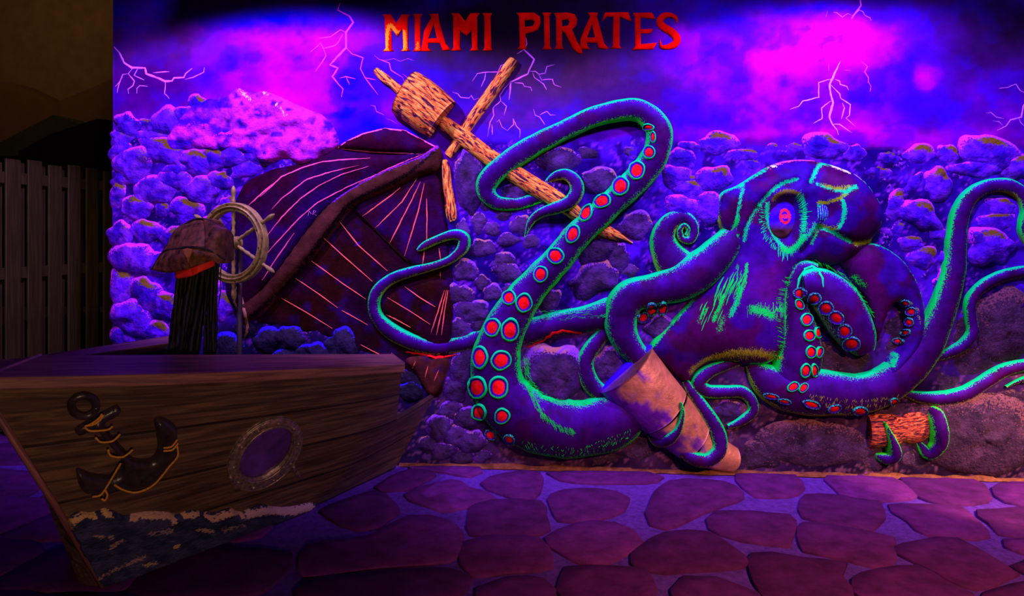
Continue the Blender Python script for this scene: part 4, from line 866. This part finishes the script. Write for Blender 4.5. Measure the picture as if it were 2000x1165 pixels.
Bp = [B0, lerp(B0, B1, .5), B1, lerp(B1, B2, .4), B2]; Mp = [M0, lerp(M0, C1, .33)+np.array([.02, -.02, 0]), lerp(M0, C1, .66)+np.array([.02, -.02, 0]), C1, C2]
Gp = [G0, lerp(G0, G1, .33)+np.array([.02, -.02, -.005]), lerp(G0, G1, .66)+np.array([.02, -.02, -.005]), G1]
def poly3(P, t):
    P = np.array(P); S = spline(np.c_[P[:, :3]], .01); i = t*(len(S)-1); a = int(i); b = min(a+1, len(S)-1); return S[a]*(1-(i-a))+S[b]*(i-a)
V, Fc, UVs = [], [], []
nu, nl, nh = 60, 14, 12
uC = 3/4
for i in range(nu+1):
    u = i/nu; b = poly3(Bp, u); m = poly3(Mp, u)
    for j in range(nl+1): V.append(lerp(b, m, j/nl)); UVs.append((u*2.0, j/nl*.47))
def id_(i, j): return i*(nl+1)+j
for i in range(nu):
    for j in range(nl): Fc.append((id_(i, j), id_(i+1, j), id_(i+1, j+1), id_(i, j+1)))
off = len(V); nc = int(nu*uC)
for i in range(nc+1):
    u = i/nu; m = poly3(Mp, u); g = poly3(Gp, i/nc)
    for j in range(nh+1): V.append(lerp(m, g, j/nh)); UVs.append((u*2.0, .47+j/nh*.47))
for i in range(nc):
    for j in range(nh): a = off+i*(nh+1)+j; Fc.append((a, a+nh+1, a+nh+2, a+1))
hull_tree = BVHTree.FromPolygons([Vector(v) for v in V], Fc)
hull = mk('side_planking', V, Fc, M_HULL, boat, uv=UVs, smooth=False)
sm = hull.modifiers.new('solid', 'SOLIDIFY'); sm.thickness = .025; sm.offset = 1
nrm = np.cross(np.array(V[id_(10, 0)])-np.array(V[id_(0, 0)]), np.array(V[id_(0, 5)])-np.array(V[id_(0, 0)]))
# make the thickness go inward
inward = np.array([-.6, .8, 0])
if nrm@inward < 0: sm.offset = -1
else: sm.offset = 1
# far side
H0, H1 = CW(-1.97, 2.70, 1.0), CW(-1.80, 3.86, .94)
K0, K1 = CW(-1.80, 3.02, 0), CW(-1.45, 4.1, 0)
V, Fc, UVs = [], [], []
for i in range(13):
    for j in range(9):
        V.append(lerp(lerp(K0, K1, i/12), lerp(H0+np.array([.03, 0, 0]), H1, i/12), j/8)); UVs.append((i/12*1.3, j/8))
for i in range(12):
    for j in range(8): a = i*9+j; Fc.append((a, a+9, a+10, a+1))
fs = mk('far_planking', V, Fc, M_DARKW, boat, uv=UVs, smooth=False); s_ = fs.modifiers.new('solid', 'SOLIDIFY'); s_.thickness = .025
# bow: planks closing the stem
V = []; Fc = []; UVs = []
for j in range(9):
    a = lerp(B0, M0, j/4) if j <= 4 else lerp(M0, G0, (j-4)/4); b = lerp(K0, H0, j/8)
    for k in range(4): V.append(lerp(a, b, k/3)); UVs.append((k*.1, j/8))
for j in range(8):
    for k in range(3): Fc.append((j*4+k, j*4+k+1, j*4+k+5, j*4+k+4))
mk('stem', V, Fc, M_HULL, boat, uv=UVs, smooth=False)
# cap rails
def rail(name, outer, inner, z_t, mat):
    V, Fc, UVs = [], [], []; n = len(outer)
    for i in range(n):
        o_, i_ = outer[i], inner[i]; up = np.array([0, 0, z_t])
        V += [o_-up, o_, i_, i_-up]; L = i*.2; UVs += [(L, 0), (L, .05), (L, .25), (L, .3)]
    for i in range(n-1):
        for k in range(4): a = i*4; Fc.append((a+k, a+(k+1) % 4, a+4+(k+1) % 4, a+4+k))
    Fc += [(0, 1, 2, 3), ((n-1)*4+3, (n-1)*4+2, (n-1)*4+1, (n-1)*4)]
    o = mk(name, V, Fc, mat, boat, uv=UVs, smooth=False); b = o.modifiers.new('bevel', 'BEVEL'); b.width = .006; b.segments = 2; return o
Ig0, Ig1 = CW(-1.86, 2.83, .985), CW(-.655, 3.90, .805)
n = 10; outw = (G1-G0)[:2]; outw = np.array([outw[1], -outw[0], 0])/np.linalg.norm(outw)
go = [poly3(Gp, i/(n-1))+outw*.02+np.array([0, 0, .022]) for i in range(n)]
gi = [lerp(Ig0, Ig1, i/(n-1))+np.array([0, 0, .022]) for i in range(n)]
rail('cap_rail', go, gi, .045, M_CAP)
ho = [lerp(H0, H1, i/5) for i in range(6)]; hi = [lerp(CW(-1.84, 2.79, .99), CW(-1.68, 3.66, .935), i/5) for i in range(6)]
rail('cap_rail', ho, hi, .035, M_CAP)
# front bow block between the two rails
V = [G0+outw*.02+np.array([-.0, 0, .015]), H0+np.array([0, 0, .01]), CW(-1.84, 2.80, 1.0), Ig0+np.array([0, 0, .015])]; V += [v-np.array([0, 0, .04]) for v in V]
mk('bow_cap', V, [(0, 1, 2, 3), (7, 6, 5, 4), (0, 4, 5, 1), (1, 5, 6, 2), (2, 6, 7, 3), (3, 7, 4, 0)], M_CAP, boat, uv=[(v[0], v[1]) for v in V], smooth=False)
# transom board closing the cut end + inner floor + thwart
def board(name, q, th, mat):
    q = [np.array(a) for a in q]; nn = np.cross(q[1]-q[0], q[3]-q[0]); nn /= np.linalg.norm(nn); V = q+[a-nn*th for a in q]
    L = np.linalg.norm(q[1]-q[0]); h = np.linalg.norm(q[3]-q[0])
    return mk(name, V, [(0, 1, 2, 3), (7, 6, 5, 4), (0, 4, 5, 1), (1, 5, 6, 2), (2, 6, 7, 3), (3, 7, 4, 0)], mat, boat, uv=[(0, 0), (L, 0), (L, h), (0, h)]*2, smooth=False)
board('floorboards', [CW(-1.66, 3.05, .12), CW(-1.05, 3.98, .12), CW(-.86, 4.42, .12), CW(-1.5, 4.15, .12)], .02, M_DARKW)
board('seat', [CW(-.86, 3.98, .40), CW(-.64, 4.32, .40), CW(-.98, 4.48, .40), CW(-1.3, 4.14, .40)], .03, M_DARKW)
# edge strip on the stem
def tube(name, pts, r, mat, parent, m=8, uvn=False, taper=None, squash=None):
    P = np.array(pts, float); n = len(P); T = np.gradient(P, axis=0); T /= np.linalg.norm(T, axis=1)[:, None]+1e-9
    V, Fc, UVs = [], [], []; ref = np.array([0, 0, 1.]) if abs(T[0][2]) < .9 else np.array([1., 0, 0]); lum = 0
    for i in range(n):
        a = np.cross(T[i], ref); a /= np.linalg.norm(a); b = np.cross(T[i], a); ref = -np.cross(T[i], a) if False else ref
        rr = (r[i] if hasattr(r, '__len__') else r)
        if i: lum += np.linalg.norm(P[i]-P[i-1])
        for k in range(m):
            t = 2*math.pi*k/m; V.append(P[i]+a*math.cos(t)*rr+b*math.sin(t)*rr); UVs.append((lum, t*rr))
    for i in range(n-1):
        for k in range(m): Fc.append((i*m+k, i*m+(k+1) % m, (i+1)*m+(k+1) % m, (i+1)*m+k))
    Fc += [tuple(range(m))[::-1], tuple(range((n-1)*m, n*m))]
    return mk(name, V, Fc, mat, parent, uv=UVs if uvn else None)
tube('stem_edge', [B0+np.array([0, 0, .01]), M0, G0-np.array([0, 0, .02])], .012, M_CAP, boat, uvn=True)

# sea foam painted relief along the waterline (part of the boat)
wv = [(134,1012),(150,1000),(180,1001),(205,993),(222,998),(240,1006),(262,1003),(290,999),(325,1000),(345,1005),(372,996),(395,999),(420,1000),(448,992),(470,1000),(505,985),(535,990),(565,990),(590,985),(612,982),(614,990),(560,1015),(480,1048),(380,1085),(290,1118),(205,1144),(180,1148),(160,1105),(148,1060),(136,1030)]
def foam(P, d):
    n_ = fbm(P[:, 0]/26, P[:, 1]/9, 55); n2_ = fbm(P[:, 0]/9, P[:, 1]/5, 65)
    return mix((.018, .020, .075), (.055, .05, .15), sstep(.3, .7, n_))
fm_s = [([(140,1015),(160,1002),(185,1004)],6,(.75,.42,.22),1.0),([(200,996),(212,1000)],8,(.75,.42,.22),1.0),([(255,1008),(275,1002),(330,1003),(335,1012)],8,(.70,.38,.30),1.0),([(355,1004),(385,999)],5,(.70,.38,.30),1.0),([(400,1003),(415,1008),(450,996),(470,1003)],6,(.7,.36,.32),1.0),([(480,1001),(520,992),(560,994),(608,987)],8,(.62,.34,.48),1.1),
        ([(210,1062),(235,1048)],5,(.45,.25,.22),.8),([(185,1125),(215,1108),(270,1085)],5,(.4,.22,.22),.7),([(335,1062),(345,1060)],5,(.7,.4,.22),.9),([(380,1028),(410,1030)],6,(.45,.25,.22),.75),([(255,1088),(280,1080)],6,(.4,.22,.22),.7),([(275,1098),(300,1092)],4,(.6,.35,.2),.8),([(180,1040),(215,1042)],6,(.4,.24,.24),.6),([(290,1035),(330,1030)],9,(.35,.2,.25),.55),([(430,1028),(470,1020)],7,(.35,.2,.25),.6),([(134,1015),(136,1030)],5,(.55,.32,.08),.9)]
relief('painted_waves', [wv], M_FOAM, boat, .004, .022, R=12, step=4.5, basef=foam, tree=hull_tree, strokes=fm_s, reg=False,
       hf=lambda P, d: .012*(fbm(P[:, 0]/14, P[:, 1]/8, 5)-.3)*np.clip(d/6, 0, 1))

# anchor
an = thing('anchor', hit(240, 900, hull_tree)[0], 'black anchor wrapped in yellow rope, fixed to the side of the boat', 'anchor')
def hpath(pl, h, step=3.0):
    S = spline([p[:2] for p in pl], step) if len(pl) > 2 else spline(pl, step)
    out = []
    for p in S: q, n_ = hit(p[0], p[1], hull_tree); out.append(q+n_*h)
    return np.array(out)
const = lambda c: (lambda P, d: np.tile(c, (len(P), 1)))
AN = [(176,826),(192,812),(203,826),(217,848),(240,874),(258,892),(280,896),(296,892),(305,880),(307,866),(304,845),(302,817),(322,816),(343,832),(345,848),(342,876),(330,908),(305,936),(268,952),(228,955),(205,962),(170,960),(157,953),(150,932),(150,914),(175,922),(208,927),(232,918),(236,900),(222,880),(198,850)]
relief('shank_and_arms', [AN], M_ANCH, an, .006, .034, R=13, step=3.6, tree=hull_tree, reg=False)
tube('ring', hpath([(162+24*math.cos(a), 788+20*math.sin(a)) for a in np.linspace(0, 2*math.pi, 25)], .018), .0145, M_ANCH, an, m=10)
relief('stock', [[(146,838),(160,826),(222,792),(231,793),(236,802),(226,812),(165,846),(150,848)]], M_ANCH, an, .002, .022, R=8, step=3.6, tree=hull_tree, reg=False)
relief('star', [[(275,915),(278,922),(286,920),(280,926),(284,934),(276,929),(269,934),(271,926),(265,920),(273,921)]], M_BLACK, an, .042, .003, R=3, step=3, tree=hull_tree, reg=False, sharp=True)
for i, pl in enumerate([[(197,797),(190,808),(178,816),(162,819),(172,828),(205,826),(215,819)],[(195,795),(186,806),(168,818)],[(182,841),(192,850),(215,848),(229,835)],[(206,865),(212,877),(235,879),(254,865)],[(231,893),(215,920),(200,945),(190,956),(176,958)],
    [(200,945),(205,955),(200,966),(194,962)],[(219,935),(235,945),(262,950),(295,935),(325,900),(341,880),(340,860)],[(313,868),(330,866),(341,853)],[(313,862),(328,860),(340,846)]]):
    tube('rope', hpath(pl, .045 if i in (0, 1, 2, 3, 7, 8) else .040), .0042, M_ROPE, an, m=7)

# porthole
po = thing('porthole', hit(516, 885, hull_tree)[0], 'oval brass porthole with a purple reflection painted on its glass, on the boat side right of the anchor', 'porthole')
def ell(cx, cy, a, b, th, n=49):
    t = np.linspace(0, 2*math.pi, n)[:-1]; th = math.radians(th)
    return [(cx+a*math.cos(k)*math.cos(th)-b*math.sin(k)*math.sin(th), cy+a*math.cos(k)*math.sin(th)+b*math.sin(k)*math.cos(th)) for k in t]
relief('frame', [ell(516,885,86,56,-44), ell(518,882,62,36,-44)], M_BRASS, po, .004, .016, R=9, step=4, tree=hull_tree, reg=False)
tube('rim_ring', hpath(ell(517,883,66,40,-44)+[ell(517,883,66,40,-44)[0]], .020), .006, M_BRASS, po)
tube('rim_ring', hpath(ell(516,885,84,54,-44)+[ell(516,885,84,54,-44)[0]], .012), .005, M_BRASS, po)
relief('glass', [ell(518,882,62,36,-44)], M_GLASS, po, .003, .005, R=20, step=6, tree=hull_tree, reg=False)
for p in ell(516, 885, 75, 47, -44, 11):
    q, n_ = hit(p[0], p[1], hull_tree); tube('bolt', [q, q+n_*.020, q+n_*.027, q+n_*.028], [.009, .009, .006, .001], M_BRASS, po)
tube('latch', hpath([(568,905),(573,914),(580,926)], .022), [.009]*len(hpath([(568,905),(573,914),(580,926)], .022)), M_BRASS, po)
tube('hinge', hpath([(446,925),(452,938),(458,948)], .020), .010, M_BRASS, po)

# ------------------------------------------------------------ pirate hat with dreadlocks
ZH = 3.45
def HP(px, py, dz=0.0):
    Zc = ZH+dz; return CW((px-1000)/F*Zc, Zc, CH+(HOR-py)/F*Zc)
hat = thing('pirate_hat', HP(375, 690), 'brown leather tricorn pirate hat with red band and black dreadlocks, standing in the boat', 'hat')
def sheet(name, rows, mat, parent, thick=.008, sub=True):
    """rows: list of equal-length lists of (px,py,dz)"""
    R = [spline(np.array(r, float), 6) for r in rows]; m = max(len(r) for r in R)
    R = [np.array([r[min(len(r)-1, int(round(i*(len(r)-1)/(m-1))))] for i in range(m)]) for r in R]
    A = np.array(R); nr = 5*(len(rows)-1)+1; out = []
    for i in range(m): out.append(spline(A[:, i], 1e9) if False else np.array([np.array([np.interp(t, np.arange(len(rows)), A[:, i, c]) for c in range(3)]) for t in np.linspace(0, len(rows)-1, nr)]))
    out = np.array(out); V = [HP(*p) for row in out for p in row]
    Fc = [(i*nr+j, i*nr+j+1, (i+1)*nr+j+1, (i+1)*nr+j) for i in range(m-1) for j in range(nr-1)]
    o = mk(name, V, Fc, mat, parent); s = o.modifiers.new('solid', 'SOLIDIFY'); s.thickness = thick; s.offset = 0
    return o
# crown: lumpy dome
V, Fc = [], []; c0 = (385, 505)
nr, na = 12, 32
for i in range(nr+1):
    t = i/nr*math.pi/2
    for j in range(na):
        a = 2*math.pi*j/na; x = 62*math.cos(a)*math.sin(t)**.8; yy = -72*math.cos(t); dz = .15*math.sin(a)*math.sin(t)
        V.append(HP(c0[0]+x, c0[1]+yy+6*math.sin(a*2)*math.sin(t), dz))
for i in range(nr):
    for j in range(na): Fc.append((i*na+j, (i+1)*na+j, (i+1)*na+(j+1) % na, i*na+(j+1) % na))
mk('crown', V, Fc, M_HAT, hat)
# turned-up brim: left flap, right flap, back flap
sheet('brim', [[(296,527,.0),(330,533,-.08),(372,524,-.17),(415,508,-.16),(432,505,-.12)], [(308,505,.0),(333,506,-.11),(368,498,-.20),(408,492,-.19),(432,490,-.14)], [(318,492,.02),(340,488,-.10),(372,484,-.18),(405,487,-.18),(430,487,-.13)]], M_HAT, hat)
sheet('brim', [[(318,492,.02),(340,488,-.10),(372,484,-.18),(405,487,-.18),(430,487,-.13)], [(332,470,.04),(350,456,-.02),(378,446,-.10),(398,455,-.14),(414,470,-.13)], [(350,452,.06),(362,440,.02),(380,430,-.02),(394,428,-.05),(404,430,-.06)]], M_HAT, hat)
sheet('brim', [[(398,500,-.20),(425,514,-.18),(445,514,-.08),(455,508,.04)], [(402,462,-.16),(425,452,-.18),(446,450,-.08),(455,462,.06)], [(398,428,-.08),(418,436,-.10),(440,446,-.02),(452,458,.08)]], M_HAT, hat)
sheet('brim', [[(400,428,.0),(430,433,.08),(452,462,.14)], [(396,460,.10),(425,470,.14),(448,500,.16)]], M_HAT, hat)
tube('brim_edge', np.array([HP(*p) for p in spline([(297,526,-.01),(320,492,-.02),(345,487,-.12),(372,483,-.19),(405,488,-.20),(440,508,-.16)], 5)]), .005, M_BLACK, hat)
tube('brim_edge', np.array([HP(*p) for p in spline([(297,526,.0),(325,482,.02),(345,453,.0),(372,432,-.02),(398,428,-.07),(425,440,-.10),(450,455,.0),(456,485,.06)], 5)]), .005, M_BLACK, hat)
sheet('button', [[(356,488,-.215),(366,485,-.215),(377,488,-.215)], [(362,500,-.215),(367,503,-.215),(372,500,-.215)], [(366,513,-.20),(367,514,-.20),(368,513,-.20)]], simple('tan_suede', (.42, .13, .05), .7), hat, .004)
band = simple('red_bandana', (1.0, .03, .01), .6, nscale=40, var=.12)
sheet('bandana', [[(343,531,-.10),(372,524,-.165),(398,512,-.165),(418,505,-.12)], [(345,545,-.095),(374,540,-.16),(398,528,-.16),(418,519,-.115)]], band, hat, .012)
rnd = random.Random(11)
def lock(x0, y0, x1, y1, dz, r):
    n = 26; P = []; ph = rnd.uniform(0, 6)
    for i in range(n):
        t = i/(n-1); P.append(HP(x0+(x1-x0)*t+1.2*math.sin(t*9+ph), y0+(y1-y0)*t, dz+.01*math.sin(t*7+ph)))
    R = [r*(1+.14*math.sin(i*1.9+ph))*(1 if i < n-3 else .6) for i in range(n)]
    tube('dreadlock', P, R, M_HAIR, hat, m=8)
for i in range(11):
    t = i/10; lock(350+62*t+rnd.uniform(-2, 2), 536-18*t, 330+48*t+rnd.uniform(-2, 2), 722+rnd.uniform(-3, 6), -.09+.12*rnd.random(), .0105)
for i in range(9):
    t = i/8; lock(352+58*t, 534-16*t, 326+54*t, 720, .06+.05*rnd.random(), .0115)
for x0, x1, r in ((404,398,.008),(411,404,.008),(415,410,.009),(420,415,.008),(425,419,.007),(408,408,.007)):
    lock(x0, 512, x1, 720, -.06+.08*rnd.random(), r)
lock(433, 512, 428, 600, 0, .003); lock(402, 515, 399, 700, -.1, .004)
tube('post', [HP(368, 500, .02), HP(356, 600, .02), HP(352, 900, .02), HP(352, 1000, .02)*np.array([1, 1, 0])+np.array([0, 0, .125])], .035, M_BLACK, hat, m=12)

# ------------------------------------------------------------ ship's wheel on its stand
wc = CW((456-1000)/F*4.15, 4.15, CH+(HOR-475)/F*4.15); k_ = 4.15/F
wh = thing('ship_helm', (wc[0], wc[1], 0), 'cream painted ship\'s wheel on a post, behind the pirate hat', 'ship wheel')
ax = CW(math.cos(math.radians(20)), -math.sin(math.radians(20)), 0)+np.array([0, D, 0]); ax = ax/np.linalg.norm(ax)   # in-plane horizontal axis of the wheel
nx_ = np.array([ax[1], -ax[0], 0]); upv = np.array([0, 0, 1.])
def wp(r, a, o=0): return wc+(ax*math.cos(a)+upv*math.sin(a))*r*k_+nx_*o
def ring(name, ri, ro, th, mat):
    V, Fc = [], []; n = 72; pr = [(ri, -th), (ri+1.5, -th*1.2), ((ri+ro)/2, -th*.8), (ro-1.5, -th*1.2), (ro, -th), (ro, th), (ri, th)]; m = len(pr)
    for i in range(n):
        a = 2*math.pi*i/n
        for r, o in pr: V.append(wp(r, a, -o))
    for i in range(n):
        for j in range(m): Fc.append((i*m+j, i*m+(j+1) % m, ((i+1) % n)*m+(j+1) % m, ((i+1) % n)*m+j))
    return mk(name, V, Fc, mat, wh, smooth=False)
ring('rim', 62, 79, .018, M_WHEEL); ring('rim_band', 69, 72, .026, M_WHEEL); ring('hub', 2, 13, .035, M_WHEEL)
for i in range(6):
    a = math.pi/2+i*math.pi/3
    prof = [(8,.010),(16,.008),(24,.012),(28,.008),(34,.010),(40,.013),(46,.009),(52,.012),(60,.010),(66,.010)]
    tube('spoke', [wp(r, a) for r, _ in prof], [q for _, q in prof], M_WHEEL, wh, m=10)
    prof = [(78,.010),(82,.013),(86,.008),(92,.011),(100,.014),(106,.012),(110,.006),(112,.002)]
    tube('handle', [wp(r, a) for r, _ in prof], [q for _, q in prof], M_WHEEL, wh, m=10)
for i in range(24): a = 2*math.pi*(i+.5)/24; p = wp(66.0 if i % 2 else 75, a, .020); tube('nail', [p, p+nx_*.004, p+nx_*.005], [.0035, .0035, .001], M_BLACK, wh, m=6)
if True:
    b0 = wc-nx_*.05
    tube('stand', [(b0[0], b0[1], 0), (b0[0], b0[1], .06), (b0[0], b0[1], .5), (b0[0], b0[1], wc[2]-.02)], [.05, .022, .016, .016], M_DARKW, wh, m=12)
    tube('axle', [wc-nx_*.06, wc+nx_*.04], .014, M_WHEEL, wh, m=10)

# ------------------------------------------------------------ fence left of the wall
P0 = CW(-3.70, 5.18, 0); P1 = CW(-3.50, 6.30, 0); dirv = (P1-P0)/np.linalg.norm(P1-P0); nrmv = np.array([dirv[1], -dirv[0], 0])
if nrmv[0] < 0: nrmv = -nrmv
fence = thing('board_fence', P0, 'dark brown board fence at the left edge, running up to the mural wall', 'fence')
def slab(name, a, b, z0, z1, nthick, noff, mat, par):
    q = P0+dirv*a+nrmv*noff; r_ = P0+dirv*b+nrmv*noff
    V = [q+[0, 0, z0], r_+[0, 0, z0], r_+[0, 0, z1], q+[0, 0, z1]]; V += [v+nrmv*nthick for v in V]
    o = mk(name, V, [(0, 1, 2, 3), (7, 6, 5, 4), (0, 4, 5, 1), (1, 5, 6, 2), (2, 6, 7, 3), (3, 7, 4, 0)], mat, par, uv=[(z0, a), (z0, b), (z1, b), (z1, a)]*2, smooth=False)
    bv = o.modifiers.new('bevel', 'BEVEL'); bv.width = .004; return o
for i in range(-6, 7):
    a = .012+i*.192; j = .008*math.sin(i*3.1)
    slab('board', a+j, a+.128+j, .03, 2.02+.012*math.sin(i*2.3), .018, .022, M_FENCE, fence)
    slab('board', a+j+.096, a+.224+j, .03, 1.995+.01*math.cos(i*1.7), .018, -.040, M_FENCE, fence)
for z in (.25, 1.14, 1.84): slab('rail', -1.15, 1.38, z, z+.085, .042, -.021, M_FENCE, fence)

# ------------------------------------------------------------ neighbour house behind the fence
nb = thing('neighbor_house', CW(-6.5, 10.0, 0), 'dim tan stucco house with gable shadows built as dark slabs behind the fence', 'house')
def quadprism(name, pts, Zc, depth, mat, smooth=False):
    f = [CW((px-1000)/F*Zc, Zc, CH+(HOR-py)/F*Zc) for px, py in pts]; Z2_ = Zc+depth
    vv = np.array([0, 1, 0])*depth; V = f+[p+vv for p in f]; n = len(f)
    return mk(name, V, [tuple(range(n)), tuple(range(2*n-1, n-1, -1))]+[(i, (i+1) % n, n+(i+1) % n, n+i) for i in range(n)], mat, nb, smooth=False)
quadprism('wall', [(-600,-700),(330,-700),(330,600),(-600,600)], 10.0, .4, M_STUCCO)
quadprism('shadow_slab', [(-260,600),(-260,330),(-90,232),(0,160),(12,158),(104,202),(230,150),(330,110),(330,600)], 9.2, .5, simple('shaded_stucco', (.105, .058, .034), .9, nscale=5, var=.15))  # shadow on the stucco wall, built as a darker slab
quadprism('dark_slab', [(-200,600),(-60,300),(0,278),(105,224),(222,268),(330,305),(330,600)], 8.4, .5, simple('dark_green_shadow', (.030, .034, .018), .9, nscale=6, var=.2))  # gable-shaped shadow, built as a dark slab
quadprism('dark_slab', [(-200,600),(-40,306),(35,305),(36,296),(100,262),(190,232),(222,236),(330,240),(330,600)], 7.6, .4, simple('near_black', (.006, .004, .008), .9))  # near-black slab for the dark area low on the house
